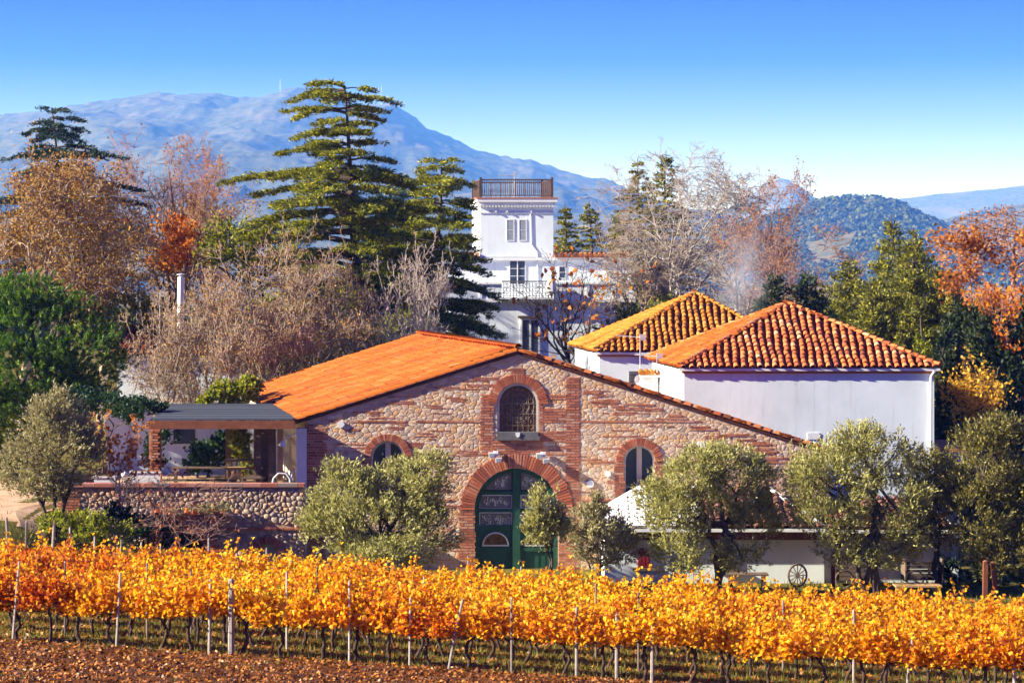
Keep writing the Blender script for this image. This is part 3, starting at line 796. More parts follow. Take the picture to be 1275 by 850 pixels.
# ================================================================== the stone warehouse
rng = random.Random(11)
rs = np.random.RandomState(11)
WY, WK = 83.0, 0.21                             # front plane; the long sides run back to the left
def wsk(p): return (p[0] - WK * (p[1] - WY), p[1], p[2])
wh = empty('stone_warehouse', (0, WY, 0), 'large rubble stone and brick warehouse with arched green door and orange tiled roof', 'building')
XL, XR, XA, ZA, ZL, ZR = -7.04, 10.9, 0.21, 7.40, 5.12, 3.95
ROOF_L = (ZA - ZL) / (XA - XL); ROOF_R = (ZA - ZR) / (XR - XA)
door_o = arch_poly(0.15, 1.44, -0.3, 2.05, 22)
upw_o = arch_poly(0.20, 0.71, 4.58, 5.70)
lw_o = arch_poly(-4.28, 0.58, 2.40, 3.84)
rw_o = arch_poly(4.39, 0.53, 2.64, 3.73)
mb = MB()
holed_wall(mb, [(XL, -0.4), (XR, -0.4), (XR, ZR), (XA, ZA), (XL, ZL)], [door_o, upw_o, lw_o, rw_o], WY)
for p in (door_o, upw_o, lw_o, rw_o): reveal(mb, p, WY, WY + 0.45)
wall = mb.build('front_wall', M_MORTAR, wh)
mb = MB()
mb.face([(XL, WY, -0.4), (XL, WY, ZL), (XL, WY + 20, ZL), (XL, WY + 20, -0.4)])
mb.face([(XR, WY, -0.4), (XR, WY + 20, -0.4), (XR, WY + 20, ZR), (XR, WY, ZR)])
mb.face([(XL, WY + 20, -0.4), (XL, WY + 20, ZL), (XA, WY + 20, ZA), (XR, WY + 20, ZR), (XR, WY + 20, -0.4)])
mb.build('side_wall', M_CREAM, wh, wsk)

def wkeep(x, z):
    if x < XL + 0.45 or x > XR or z > min(ZA - ROOF_L * (XA - x), ZA - ROOF_R * (x - XA)) - 0.02: return False
    if math.hypot(x - 0.15, z - 2.05) < 1.84 or (abs(x - 0.15) < 1.7 and z < 2.05): return False
    if (abs(x - 0.2) < 0.95 and 4.4 < z < 5.7) or math.hypot(x - 0.2, z - 5.7) < 0.92: return False
    if -0.5 < x < 0.9 and 4.0 < z < 4.6: return False
    if math.hypot(x + 4.28, z - 3.84) < 0.72 or (abs(x + 4.28) < 0.66 and 2.3 < z < 3.9): return False
    if math.hypot(x - 4.39, z - 3.73) < 0.70 or (abs(x - 4.39) < 0.62 and 2.5 < z < 3.8): return False
    if 1.9 < x < 2.28: return False
    return True
cells = rubble_cells(XL, XR, -0.2, 7.5, 0.205, rs, [(-1, 0, -XL - 0.02), (1, 0, XR - 0.02), (-ROOF_L, 1, ZA - ROOF_L * XA - 0.05), (ROOF_R, 1, ZA + ROOF_R * XA - 0.05)], wkeep, 0.66, 0.012, 0.55)
lay_stones(cells, WY - 0.002, wall, M_STONE, M_STONE_I, 0.007, rs, 300, inset1=0.05, inset2=0.22)
mb = MB()
by = WY - 0.004
bricks(mb, XL - 0.01, -6.5, -0.2, ZL - 0.1, by, 0.016, rs, ragged=0.16)
bricks(mb, 1.87, 2.31, -0.2, 6.66, by, 0.016, rs, ragged=0.015)
bricks(mb, -1.04, -0.70, 3.95, 6.05, by, 0.016, rs, ragged=0.10)
for z0, z1 in ((3.95, 4.1), (4.4, 4.8), (5.05, 5.55), (5.85, 6.1)):
    bricks(mb, 1.08, 1.86, z0, z1, by, 0.016, rs)
bricks(mb, 0.92, 1.08, 3.95, 5.75, by, 0.016, rs)
bricks(mb, -0.69, 1.07, 3.98, 4.48, by, 0.016, rs)
bricks(mb, -0.02, 0.40, 6.66, 7.0, by, 0.016, rs)
bricks(mb, -1.80, -1.30, -0.3, 2.06, by, 0.016, rs, ragged=0.06)
bricks(mb, 1.60, 1.86, -0.3, 2.06, by, 0.016, rs)
for c, h, z0, z1 in ((-4.28, 0.58, 2.3, 3.84), (4.39, 0.53, 2.5, 3.73)):
    bricks(mb, c - h - 0.30, c - h - 0.005, z0, z1, by, 0.016, rs, ragged=0.05)
    bricks(mb, c + h + 0.005, c + h + 0.30, z0, z1, by, 0.016, rs, ragged=0.05)
for z in (5.06, 3.66, 2.34):
    for a, e in ((-6.3, -1.1), (2.33, 10.6)):
        e2 = min(e, XA + (ZA - 0.3 - z) / ROOF_R)
        a2 = max(a, XA - (ZA - 0.3 - z) / ROOF_L)
        if z < 4.3:
            cuts = [(a2, -5.1), (-3.4, -2.0)] if a < 0 else [(2.33, 3.6), (5.2, e2)]
        else:
            cuts = [(a2, e2)]
        for u0, u1 in cuts:
            bricks(mb, u0, u1, z, z + 0.09, by, 0.016, rs, course=0.085, drop=0.06)
for k in range(400):
    x = rs.uniform(XL + 0.6, XR - 0.8); z = rs.uniform(0.2, 7.0); w = rs.uniform(0.15, 0.95)
    if wkeep(x, z - 0.1) and wkeep(x + w, z + 0.25) and wkeep(x + w, z - 0.1) and wkeep(x + w / 2, z):
        bricks(mb, x, x + w, z, z + rs.choice([0.06, 0.06, 0.085, 0.13]), by, 0.010, rs, course=0.062, length=0.26, ragged=0.05)
for k in range(40):                              # brick edging under the right verge
    x = rs.uniform(2.4, 10.2); z = ZA - ROOF_R * (x + 0.5 - XA) - 0.22 - rs.uniform(0, 0.5)
    if wkeep(x, z) and wkeep(x + 0.5, z): bricks(mb, x, x + rs.uniform(0.3, 0.9), z, z + 0.085, by, 0.016, rs, course=0.085)
tag(mb.build('brickwork', M_BRICK, wall), kind='stuff')
arch_bricks(wall, 0.15, 2.05, 1.45, 1.93, by, 0.04, 56, M_BRICK_O, rng=rng)
arch_bricks(wall, 0.20, 5.70, 0.72, 1.02, by, 0.04, 34, M_BRICK_O, rng=rng)
arch_bricks(wall, -4.28, 3.84, 0.59, 0.82, by, 0.04, 28, M_BRICK_O, rng=rng)
arch_bricks(wall, 4.39, 3.73, 0.54, 0.80, by, 0.04, 26, M_BRICK_O, rng=rng)
for x, z, r in ((6.55, 4.27, 0.17), (3.3, 3.3, 0.12), (2.7, 2.95, 0.14), (-5.9, 5.0, 0.13)):   # plaster patches
    mb = MB()
    p = [(x + r * rng.uniform(0.75, 1.1) * math.cos(a), z + r * rng.uniform(0.75, 1.1) * math.sin(a)) for a in [2 * math.pi * k / 11 for k in range(11)]]
    mb.prism(p, WY - 0.075, WY); mb.build('plaster_patch', M_WHITE2, wall)

def scrolls(mb, x0, x1, z0, z1, y, n, r, th, rng, inside=lambda x, z: True):
    for k in range(n):
        x, z = rng.uniform(x0 + r, x1 - r), rng.uniform(z0 + r, z1 - r)
        if not inside(x, z): continue
        a0 = rng.uniform(0, 6.28); rr = r * rng.uniform(0.6, 1.0)
        mb.tube([(x + rr * (1 - 0.1 * q) * math.cos(a0 + q * 0.75), y, z + rr * (1 - 0.1 * q) * math.sin(a0 + q * 0.75)) for q in range(7)], th, 3, caps=False)

# green arched double door
dy = WY + 0.30
door = MB().prism(arch_poly(0.15, 1.435, -0.3, 2.05, 22), dy, dy + 0.06).build('door', M_GREEN, wh)
dcx = 0.15
for s in (-1, 1):
    xa, xb = (dcx - 1.27, dcx - 0.16) if s < 0 else (dcx + 0.16, dcx + 1.27)
    for z0, z1 in ((2.08, 2.53), (1.45, 1.93)):
        p = MB().box(xa, xb, dy - 0.02, dy - 0.004, z0, z1).build('pane', M_GLASS_T, door)
        t = MB(); scrolls(t, xa, xb, z0, z1, dy - 0.03, 26, 0.10, 0.008, rng)
        for a, b_ in (((xa, z0), (xb, z0)), ((xa, z1), (xb, z1)), ((xa, z0), (xa, z1)), ((xb, z0), (xb, z1))):
            t.bar((a[0], dy - 0.03, a[1]), (b_[0], dy - 0.03, b_[1]), 0.03, 0.03)
        t.build('wrought_grille', M_GREYM, door)
    q = [(dcx + s * 0.16, 2.72)] + [(dcx + s * 1.27 * math.cos(a), 2.05 + 1.27 * math.sin(a)) for a in [math.asin(0.67 / 1.27) + (math.acos(0.16 / 1.27) - math.asin(0.67 / 1.27)) * k / 8 for k in range(9)]]
    if s < 0: q = q[::-1]
    MB().prism(q, dy - 0.02, dy - 0.004).build('pane', M_GLASS_T, door)
    t = MB(); scrolls(t, min(x for x, z in q), max(x for x, z in q), 2.72, 3.25, dy - 0.03, 30, 0.10, 0.008, rng, lambda x, z: math.hypot(x - dcx, z - 2.05) < 1.15)
    t.build('wrought_grille', M_GREYM, door)
    lc = dcx + s * 0.72
    q = [(lc + 0.44 * math.cos(math.pi * k / 12), 0.80 + 0.44 * math.sin(math.pi * k / 12)) for k in range(13)]
    MB().prism(q, dy - 0.02, dy - 0.004).build('lunette_pane', M_GLASS_B, door)
    t = MB(); t.tube([(x, dy - 0.03, z) for x, z in q], 0.03, 5); t.bar((lc - 0.46, dy - 0.03, 0.80), (lc + 0.46, dy - 0.03, 0.80), 0.05, 0.05)
    t.build('lunette_frame', M_GREYM, door)
t = MB()
t.box(dcx - 0.13, dcx + 0.13, dy - 0.09, dy - 0.003, -0.3, 3.45)
for z in (2.55, 1.96, 1.38, 0.60): t.box(dcx - 1.42, dcx + 1.42, dy - 0.06, dy - 0.004, z, z + 0.12)
arch_band(t, dcx, 1.43, -0.3, 2.05, 0.15, dy - 0.08, dy - 0.005)
for s in (-1, 1):
    for k in range(5): t.box(dcx + s * (0.3 + k * 0.22), dcx + s * (0.3 + k * 0.22) + 0.012, dy - 0.02, dy - 0.006, -0.3, 0.6)
t.build('frame', M_GREEN, door)

# upper arched window with rose tracery
wy = WY + 0.16
win = MB().prism(arch_poly(0.20, 0.70, 4.58, 5.70), wy, wy + 0.03).build('window', M_GLASS_B, wh)
arch_band(MB(), 0.20, 0.70, 4.58, 5.70, 0.07, wy - 0.10, wy - 0.004).build('frame', M_GREYM, win)
t = MB()
for r in (0.12, 0.24, 0.40, 0.56):
    t.tube([(0.20 + r * math.cos(a), wy - 0.03, 5.62 + r * math.sin(a)) for a in [2 * math.pi * k / 20 for k in range(21)]], 0.010, 4, caps=False)
for k in range(12):
    a = 2 * math.pi * k / 12
    t.tube([(0.20 + r * math.cos(a + 0.4 * r), wy - 0.03, 5.62 + r * math.sin(a + 0.4 * r)) for r in (0.12, 0.3, 0.45, 0.6)], 0.009, 4)
for k in range(-3, 4): t.bar((0.20 + 0.18 * k, wy - 0.05, 4.6), (0.20 + 0.18 * k, wy - 0.05, 5.7 + math.sqrt(max(0, 0.62 ** 2 - (0.18 * k) ** 2))), 0.012, 0.012)
for z in (4.95, 5.35, 5.70): t.bar((-0.46, wy - 0.05, z), (0.86, wy - 0.05, z), 0.014, 0.014)
scrolls(t, -0.4, 0.8, 4.75, 6.2, wy - 0.04, 40, 0.11, 0.008, rng, lambda x, z: abs(x - 0.2) < 0.5)
t.build('tracery', M_TRAC, win)
MB().box(-0.55, 0.95, WY - 0.16, WY + 0.2, 4.46, 4.60).box(-0.50, 0.90, WY - 0.14, WY + 0.12, 4.602, 4.74).build('sill', M_SHUT, win)
MB().prism([(0.12, 4.72), (0.14, 4.60), (0.20, 4.55), (0.26, 4.60), (0.28, 4.72)], WY - 0.19, WY - 0.145).build('emblem', M_WHITE2, win)

for c, h, zb, zs in ((-4.28, 0.58, 2.40, 3.84), (4.39, 0.53, 2.64, 3.73)):
    wy = WY + 0.2
    win = MB().prism(arch_poly(c, h - 0.005, zb, zs), wy + 0.02, wy + 0.05).build('window', M_GLASS, wh)
    t = arch_band(MB(), c, h - 0.006, zb, zs, 0.06, wy - 0.05, wy + 0.018)
    t.build('frame', M_GREYM, win)
    MB().box(c - 0.09, c + 0.09, wy - 0.06, wy + 0.016, zb, zs + h - 0.07).build('mullion', M_CREAM, win)
    MB().box(c - h - 0.06, c + h + 0.06, WY - 0.1, WY + 0.2, zb - 0.09, zb - 0.002).build('sill', M_SHUT, win)

# roof
def roof_slab(mb, a, b, y0, y1, th):
    (x0, z0), (x1, z1) = a, b
    for y in (y0, y1):
        q = [(x0, y, z0), (x1, y, z1), (x1, y, z1 + th), (x0, y, z0 + th)]
        mb.face(q if y == y0 else q[::-1])
    mb.face([(x0, y0, z0 + th), (x1, y0, z1 + th), (x1, y1, z1 + th), (x0, y1, z0 + th)])
    mb.face([(x0, y0, z0), (x0, y1, z0), (x1, y1, z1), (x1, y0, z1)])
    for x, z in ((x0, z0), (x1, z1)):
        q = [(x, y0, z), (x, y0, z + th), (x, y1, z + th), (x, y1, z)]
        mb.face(q if x == x0 else q[::-1])
mb = MB(); th = 0.10; y0, y1 = WY - 0.07, WY + 20.2
eL = (XL - 0.42, ZL - 0.42 * ROOF_L + 0.02); rg = (XA, ZA + 0.02); eR = (XR + 0.35, ZR - 0.35 * ROOF_R + 0.02)
roof_slab(mb, eL, (rg[0] - 0.002, rg[1]), y0, y1, th); roof_slab(mb, (rg[0] + 0.002, rg[1]), eR, y0, y1, th)
roof = mb.build('roof', M_TILE_BED, wh, wsk)
TM_BIG = tile_mesh('barrel_tile', M_TILE, 0.46, 0.13, 0.105)
TM_FIELD = tile_mesh('barrel_tile_field', M_TILE_I, 0.46, 0.145, 0.12, 4)
TM_LOW = tile_mesh('barrel_tile_low', M_TILE_I, 0.46, 0.14, 0.125, 5, 0.016, 0.66, 0.03)
TM_V = tile_mesh('verge_tile', M_TILE_I, 0.46, 0.13, 0.105)
S = lambda x, y, z: Vector(wsk((x, y, z)))
roof_tiles(roof, S(eL[0], y1, eL[1] + th), S(eL[0], y0, eL[1] + th), S(rg[0], y1, rg[1] + th), S(rg[0], y0, rg[1] + th), 0.29, 0.36, TM_LOW, rng, False, M_TILE_I)
roof_tiles(roof, S(eR[0], y0, eR[1] + th), S(eR[0], y1, eR[1] + th), S(rg[0], y0, rg[1] + th), S(rg[0], y1, rg[1] + th), 0.29, 0.36, TM_LOW, rng, False, M_TILE_I)
hip_tiles(roof, S(eL[0], y0 + 0.06, eL[1] + th * 0.6), S(rg[0], y0 + 0.06, rg[1] + th * 0.6), TM_V, rng, 0.36, 'verge_tile')
hip_tiles(roof, S(eR[0], y0 + 0.06, eR[1] + th * 0.4), S(rg[0], y0 + 0.06, rg[1] + th * 0.4), TM_BIG, rng, 0.36, 'verge_tile')
hip_tiles(roof, S(rg[0], y0, rg[1] + th + 0.05), S(rg[0], y1, rg[1] + th + 0.06), TM_V, rng, 0.36, 'ridge_tile')

# twin flood lamps over the arch
for xp, yp, lab in ((617, 567, 'white twin flood lamp over the left shoulder of the big door arch'), (676, 568, 'white twin flood lamp over the right shoulder of the big door arch')):
    p = px(xp, yp, WY - 0.1)
    root = empty('flood_lamp', (p.x, WY - 0.05, p.z), lab, 'lamp', 'flood lamps over the door')
    MB().box(p.x - 0.09, p.x + 0.09, WY - 0.16, WY - 0.07, p.z - 0.02, p.z + 0.16).build('mount', M_WHITE2, root)
    for dx, dz in ((-0.13, 0.03), (0.10, -0.14)):
        c = Vector((p.x + dx, WY - 0.3, p.z + dz))
        h = MB().prism([(c.x - 0.10, c.z - 0.08), (c.x + 0.10, c.z - 0.08), (c.x + 0.12, c.z + 0.09), (c.x - 0.12, c.z + 0.09)], WY - 0.36, WY - 0.18).build('lamp_head', M_WHITE2, root)
        MB().box(c.x - 0.08, c.x + 0.08, WY - 0.374, WY - 0.362, c.z - 0.06, c.z + 0.06).build('lens', M_GLASS_P, h)

# ================================================================== terrace, pergola and what stands on it
rs = np.random.RandomState(21); rng = random.Random(21)
TY = 82.0
ter = empty('stone_terrace', (-11, TY, 0.3), 'cobbled stone terrace wall with brick arch and pink tile coping', 'terrace')
tx0, tx1, tzt = -15.35, -7.06, 2.93
big = arch_poly(-11.25, 0.92, -0.1, 0.45, 18); big = [(x, max(z, -0.1)) for x, z in big]
small = arch_poly(-8.32, 0.36, 0.30, 0.62, 12)
mb = MB(); holed_wall(mb, [(tx0, -0.3), (tx1, -0.3), (tx1, tzt), (tx0, tzt)], [big, small], TY)
reveal(mb, big, TY, TY + 0.6); reveal(mb, small, TY, TY + 0.2)
mb.face([(tx0, TY, -0.3), (tx0, TY, tzt), (tx0, TY + 9.5, tzt), (tx0, TY + 9.5, -0.3)])
twall = mb.build('wall', M_MORTAR_D, ter)
MB().prism(big, TY + 0.6, TY + 0.65).build('arch_recess', M_INNER, ter)
MB().prism(small, TY + 0.2, TY + 0.25).build('window', M_GLASS_P, ter)
def tkeep(x, z):
    if math.hypot(x + 11.25, z - 0.45) < 1.32 or math.hypot(x + 8.32, z - 0.62) < 0.56: return False
    if x < tx0 + 0.6 and z > 1.7: return False
    if abs(z - 1.52) < 0.10 or (-12.1 < x < -9.75 and 1.72 < z < 2.25): return False
    return True
cells = rubble_cells(tx0, tx1, -0.2, tzt, 0.20, rs, [(-1, 0, -tx0 - 0.03), (1, 0, tx1 - 0.03), (0, 1, tzt - 0.05)], tkeep, 0.9, 0.02)
lay_stones(cells, TY - 0.002, twall, M_COBBLE, M_COBBLE_I, 0.035, rs, 300, inset1=0.12, inset2=0.42)
mb = MB()
bricks(mb, tx0, tx0 + 0.62, 1.75, tzt - 0.03, TY - 0.004, 0.05, rs, ragged=0.1)
bricks(mb, tx0, tx1, 1.47, 1.57, TY - 0.004, 0.05, rs, course=0.09)
tag(mb.build('brickwork', M_BRICK, twall), kind='stuff')
arch_bricks(twall, -11.25, 0.45, 0.93, 1.38, TY - 0.004, 0.07, 30, M_BRICK_O, rng=rng)
arch_bricks(twall, -8.32, 0.62, 0.37, 0.62, TY - 0.004, 0.06, 18, M_BRICK_O, rng=rng)
x = tx0 - 0.08                                   # coping tiles
while x < tx1 - 0.05:
    w = rng.uniform(0.55, 0.7); x2 = min(x + w - 0.012, tx1)
    MB().box(x, x2, TY - 0.10, TY + 0.35, tzt + rng.uniform(0, 0.008), tzt + 0.12).build('coping_tile', M_PINK, ter, loc=(x, TY, tzt)); x += w
MB().box(tx0 + 0.02, tx1 - 0.3, TY + 0.36, TY + 9.4, 2.2, 2.55).build('floor', M_PATH, ter)
led = MB().box(-12.15, -9.7, TY - 0.42, TY - 0.01, 1.84, 1.93).build('ledge', M_BRICK, ter)
for k in range(10): MB().tube([(-12.05 + k * 0.25, TY - 0.5, 1.96), (-12.05 + k * 0.25, TY - 0.03, 2.14)], [0.12, 0.10], 8).build('ledge_tile', M_TILE, ter)
MB().box(-12.0, -9.9, TY - 0.25, TY - 0.01, 1.62, 1.838).build('bracket', M_BRICK, ter)

per = empty('pergola', (-10, TY, 2.55), 'wooden pergola with grey board roof over the stone terrace', 'pergola')
PZ = 5.02
px0, px1 = -12.3, -7.46
k = 0; x = px0 + 0.0
nbo = 30
for k in range(nbo):                              # roof boards run along x, stepping back
    ya = TY + 0.1 + k * 0.27
    sk = 0.21 * (ya - WY) if ya > WY else 0
    z = PZ + 0.17 + 0.003 * k + rng.uniform(-0.008, 0.012)
    MB().box(px0 - sk * 0.4 + rng.uniform(-0.1, 0.1), px1 - sk - 0.04, ya, ya + 0.25, z, z + 0.035).build('roof_board', M_WOOD_G, per, loc=(px0, ya, z))
MB().box(px0 - 0.15, px1 + 0.06, TY + 0.02, TY + 0.16, PZ - 0.12, PZ + 0.155).build('front_beam', M_WOOD_R, per)
for xb in (-12.1, -10.6, -9.1, -7.7):
    MB().bar((xb, TY + 0.17, PZ + 0.06), (xb - 1.4, TY + 8.1, PZ + 0.2), 0.10, 0.16).build('rafter', M_WOOD, per)
for xp, d, w in ((322, 83.5, 0.16), (330, 84.6, 0.22), (338, 83.2, 0.20), (302, 88.5, 0.2), (285, 89.5, 0.24)):
    p = px(xp, 560, d); MB().box(p.x - w / 2, p.x + w / 2, d - w / 2, d + w / 2, 2.551, PZ + 0.02).build('post', M_WOOD, per)
p = px(349, 560, 82.8); MB().box(p.x - 0.09, p.x + 0.09, 82.7, 82.88, 2.551, PZ + 0.0).build('post', M_WOOD_L, per)
a, b_ = px(316, 560, 84.9), px(344, 560, 84.9)
for k in range(5):
    w_ = (b_.x - a.x) / 5; MB().box(a.x + k * w_, a.x + (k + 1) * w_ - 0.015, 84.86, 84.90, 2.552, PZ + 0.02).build('screen_board', M_WOOD, per)
mb = MB(); bricks(mb, -12.45, -12.08, 2.55, PZ - 0.13, TY + 0.9, 0.3, rs); mb.box(-12.43, -12.10, TY + 0.86, TY + 1.2, 2.551, PZ - 0.14)
mb.build('brick_pillar', M_BRICK, per)
# lit door jamb and side door of the warehouse behind the pergola
# (white plastered strip with a light bracket)
MB().box(-7.42, -7.07, WY - 0.06, WY + 0.3, -0.3, 4.86).build('plaster_pier', M_WHITE2, wh)
lr = empty('wall_lamp', (-7.6, WY - 0.1, 4.3), 'small white bracket lamp on the pier beside the pergola', 'lamp')
MB().tube([(-7.40, WY - 0.1, 4.72), (-7.62, WY - 0.2, 4.62), (-7.86, WY - 0.25, 4.44)], 0.022, 6).build('arm', M_WHITE2, lr)
MB().lathe([(0.03, 0.1), (0.09, 0.0), (0.13, -0.14), (0.02, -0.16)], (-7.88, WY - 0.25, 4.40), 10).build('lamp_shade', M_WHITE2, lr)

# table, benches, chair, planters
def table(xc, yc, zf, w, d, h, label, mat, name='wooden_table', cat='table'):
    r = empty(name, (xc, yc, zf), label, cat)
    for k in range(5):
        y = yc - d / 2 + k * d / 5
        MB().box(xc - w / 2, xc + w / 2, y, y + d / 5 - 0.012, zf + h - 0.05, zf + h).build('top_board', mat, r, loc=(xc, y, zf + h))
    for s in (-1, 1):
        for q in (-1, 1):
            MB().box(xc + s * (w / 2 - 0.14) - 0.05, xc + s * (w / 2 - 0.14) + 0.05, yc + q * (d / 2 - 0.12) - 0.05, yc + q * (d / 2 - 0.12) + 0.05, zf, zf + h - 0.051).build('leg', mat, r)
        MB().box(xc + s * (w / 2 - 0.14) - 0.03, xc + s * (w / 2 - 0.14) + 0.03, yc - d / 2 + 0.18, yc + d / 2 - 0.18, zf + 0.25, zf + 0.33).build('stretcher', mat, r)
    return r
TF = 2.551
table(-9.35, 84.2, TF, 1.25, 0.8, 0.86, 'pale wooden table on the terrace with its end in sunlight', M_WOOD_L)
table(-8.95, 83.2, TF, 0.85, 0.32, 0.62, 'small dark wooden bench in front of the pale table', M_WOOD, 'wooden_bench', 'bench')
table(-9.6, 86.4, TF, 1.4, 0.8, 0.98, 'dark wooden table behind the pale table on the terrace', M_WOOD)
table(-11.0, 87.5, TF, 2.7, 0.4, 0.62, 'long low wooden bench across the back of the terrace', M_WOOD, 'long_bench', 'bench')
table(-11.0, 83.6, TF, 2.9, 0.35, 0.50, 'long dark bench just behind the terrace coping', M_WOOD, 'long_bench', 'bench')
ch = empty('garden_chair', (-7.95, 82.75, TF), 'white metal chair with curved armrests beside the pier', 'chair')
for s, y in ((-1, 82.6), (1, 83.0)):
    MB().tube([(-8.22, y, TF), (-8.24, y, TF + 0.35), (-8.18, y, TF + 0.62), (-8.0, y, TF + 0.80), (-7.75, y, TF + 0.78), (-7.62, y, TF + 0.6), (-7.58, y, TF)], 0.025, 6).build('arm', M_WHITE2, ch)
MB().box(-8.2, -7.62, 82.6, 83.0, TF + 0.42, TF + 0.46).build('seat', M_WHITE2, ch)
MB().tube([(-7.6, 82.6, TF + 0.5), (-7.52, 82.65, TF + 0.9), (-7.52, 82.95, TF + 0.9), (-7.6, 83.0, TF + 0.5)], 0.022, 6).build('backrest', M_WHITE2, ch)
for xa, xb, zt_, lab in ((118, 143, 594, 'small white planter box at the left end of the terrace coping'), (163, 201, 588, 'long white planter trough behind the autumn sapling on the terrace')):
    a, b_ = px(xa, 600, 82.75), px(xb, zt_, 82.75)
    r = empty('planter', ((a.x + b_.x) / 2, 82.75, TF), lab, 'planter', 'white planters on the terrace')
    z1 = b_.z
    t = MB(); t.prism([(a.x + 0.06, TF), (b_.x - 0.06, TF), (b_.x, z1), (a.x, z1)], 82.55, 83.0); t.build('trough', M_WHITE2, r)
    MB().box(a.x - 0.02, b_.x + 0.02, 82.52, 83.03, z1 + 0.001, z1 + 0.05).build('lip', M_WHITE2, r)
    MB().box(a.x + 0.04, b_.x - 0.04, 82.58, 82.97, z1 + 0.051, z1 + 0.06).build('potting_soil', M_CLOD, r)
r = empty('globe_lamp', px(155, 600, 82.6), 'small white globe lamp on the terrace coping by the sapling', 'lamp')
c = px(155, 591, 82.3); MB().lathe([(0.03, -0.2), (0.03, -0.1), (0.09, -0.06), (0.12, 0.0), (0.09, 0.08), (0.03, 0.12)], c, 10).build('globe', M_WHITE2, r)
MB().tube([(c.x, c.y, tzt + 0.12), (c.x, c.y, c.z - 0.19)], 0.03, 6).build('stand', M_DARK, r)
# white garden wall behind the terrace
gw = empty('garden_wall', (-13, 92, 2.5), 'white rendered garden wall behind the pergola with a dark window', 'wall')
MB().prism([(-15.5, 1.8), (-9.4, 1.8), (-9.4, 4.9), (-11.0, 4.95), (-15.5, 4.95)], 92.0, 92.3).build('wall', M_WHITE, gw)
a, b_ = px(216, 552, 92), px(243, 534, 92)
MB().box(a.x, b_.x, 91.96, 91.995, a.z, b_.z).build('window', M_GLASS, gw)

# ================================================================== white houses with hipped tile roofs
def white_house(name, label, X0, X1, Y0, depth, K, zE, apex, TMo, matF, seed, pitch, course, limit):
    rng = random.Random(seed)
    sk = lambda p: (p[0] - K * (p[1] - Y0), p[1], p[2])
    S = lambda x, y, z: Vector(sk((x, y, z)))
    r = empty(name, ((X0 + X1) / 2, Y0 + depth / 2, 0), label, 'house')
    Y1 = Y0 + depth
    w = MB().box(X0 + 0.12, X1 - 0.12, Y0 + 0.12, Y1 - 0.12, -0.5, zE - 0.10).build('wall', M_WHITE, r, sk)
    mb = MB()
    A, B, C, Dd = (X0 - 0.05, Y0 + 0.02, zE), (X1 + 0.05, Y0 + 0.02, zE), (X1 + 0.1, Y1 + 0.1, zE), (X0 - 0.1, Y1 + 0.1, zE)
    T = apex
    for p, q in ((A, B), (B, C), (C, Dd), (Dd, A)): mb.face([sk(p), sk(q), T])
    mb.face([sk(A), sk(Dd), sk(C), sk(B)])
    rf = mb.build('roof', M_TILE_BED, r)
    T = Vector(T); e = Vector((0, 0, 0.0))
    roof_tiles(rf, S(*A), S(*B), T, T, pitch, course, TMo, rng, True, matF, 'tile', limit)
    roof_tiles(rf, S(*Dd), S(*A), T, T, pitch, course, TM_FIELD, rng, False, matF)
    roof_tiles(rf, S(*B), S(*C), T, T, pitch, course, TM_FIELD, rng, False, matF)
    for p in (A, B, Dd): hip_tiles(rf, S(*p) + Vector((0, 0, 0.04)), T, TMo, rng, 0.33)
    # cornice: white gutter and a red tile course under it
    MB().box(X0 - 0.08, X1 + 0.08, Y0 - 0.02, Y0 + 0.019, zE - 0.11, zE - 0.012).build('gutter', M_WHITE2, r, sk)
    MB().box(X0 + 0.02, X1 - 0.02, Y0 + 0.05, Y0 + 0.117, zE - 0.21, zE - 0.112).build('cornice', M_BRICK, r, sk)
    return r, w, sk
TM_N = tile_mesh('roof_tile', M_TILE, 0.38, 0.112, 0.09)
TM_FN = tile_mesh('roof_tile_lichen', M_TILE_Y, 0.38, 0.112, 0.09)
ap = px(980, 379, 96.5)
h1, h1w, sk1 = white_house('white_house', 'white walled house with large red-orange hipped tile roof right of the warehouse', 6.46, 16.27, 92.0, 9.0, 0.08, 6.58, (ap.x, 96.5, ap.z), TM_N, M_TILE_I, 3, 0.29, 0.31, 330)
ap = px(866, 366, 108.2)
h2, h2w, sk2 = white_house('white_house', 'white house with yellow lichen-covered hipped roof, farther behind', 3.66, 12.4, 104.0, 8.5, 0.10, 6.80, (ap.x, 108.2, ap.z), TM_FN, M_TILE_YI, 4, 0.29, 0.31, 300)
# details of the houses
a, b_ = px(783, 487, 104.1), px(798, 462, 104.1)
s = MB().box(a.x, b_.x, 104.05, 104.115, a.z - 0.3, b_.z).build('shutter', M_SHUT, h2)
for k in range(8): MB().box(a.x + 0.02, b_.x - 0.02, 104.03, 104.049, a.z - 0.25 + k * 0.14, a.z - 0.17 + k * 0.14).build('slat', M_SHUT, s)
mb = MB(); pA = px(1163, 462, 92.0)
mb.tube([(16.1, 91.85, 6.45), (16.0, 91.98, 6.25), (16.0, 92.02, 3.6), (16.12, 91.9, 3.45)], 0.05, 8); mb.build('downpipe', M_WHITE2, h1)
mb = MB(); mb.box(16.15, 17.2, 92.3, 97, -0.3, 3.38); lw = mb.build('lean_to', M_WHITE, h1)
MB().box(16.14, 17.4, 92.1, 97.1, 3.385, 3.5).build('lean_to_roof', M_BRICK, h1)
MB().box(15.2, 15.45, 92.085, 92.115, 3.3, 3.5).build('wall_vent', M_WHITE2, h1)
a = px(958, 560, 92.1); MB().box(11.3, 11.75, 92.09, 92.116, 3.85, 4.1).build('wall_vent', M_WHITE2, h1)
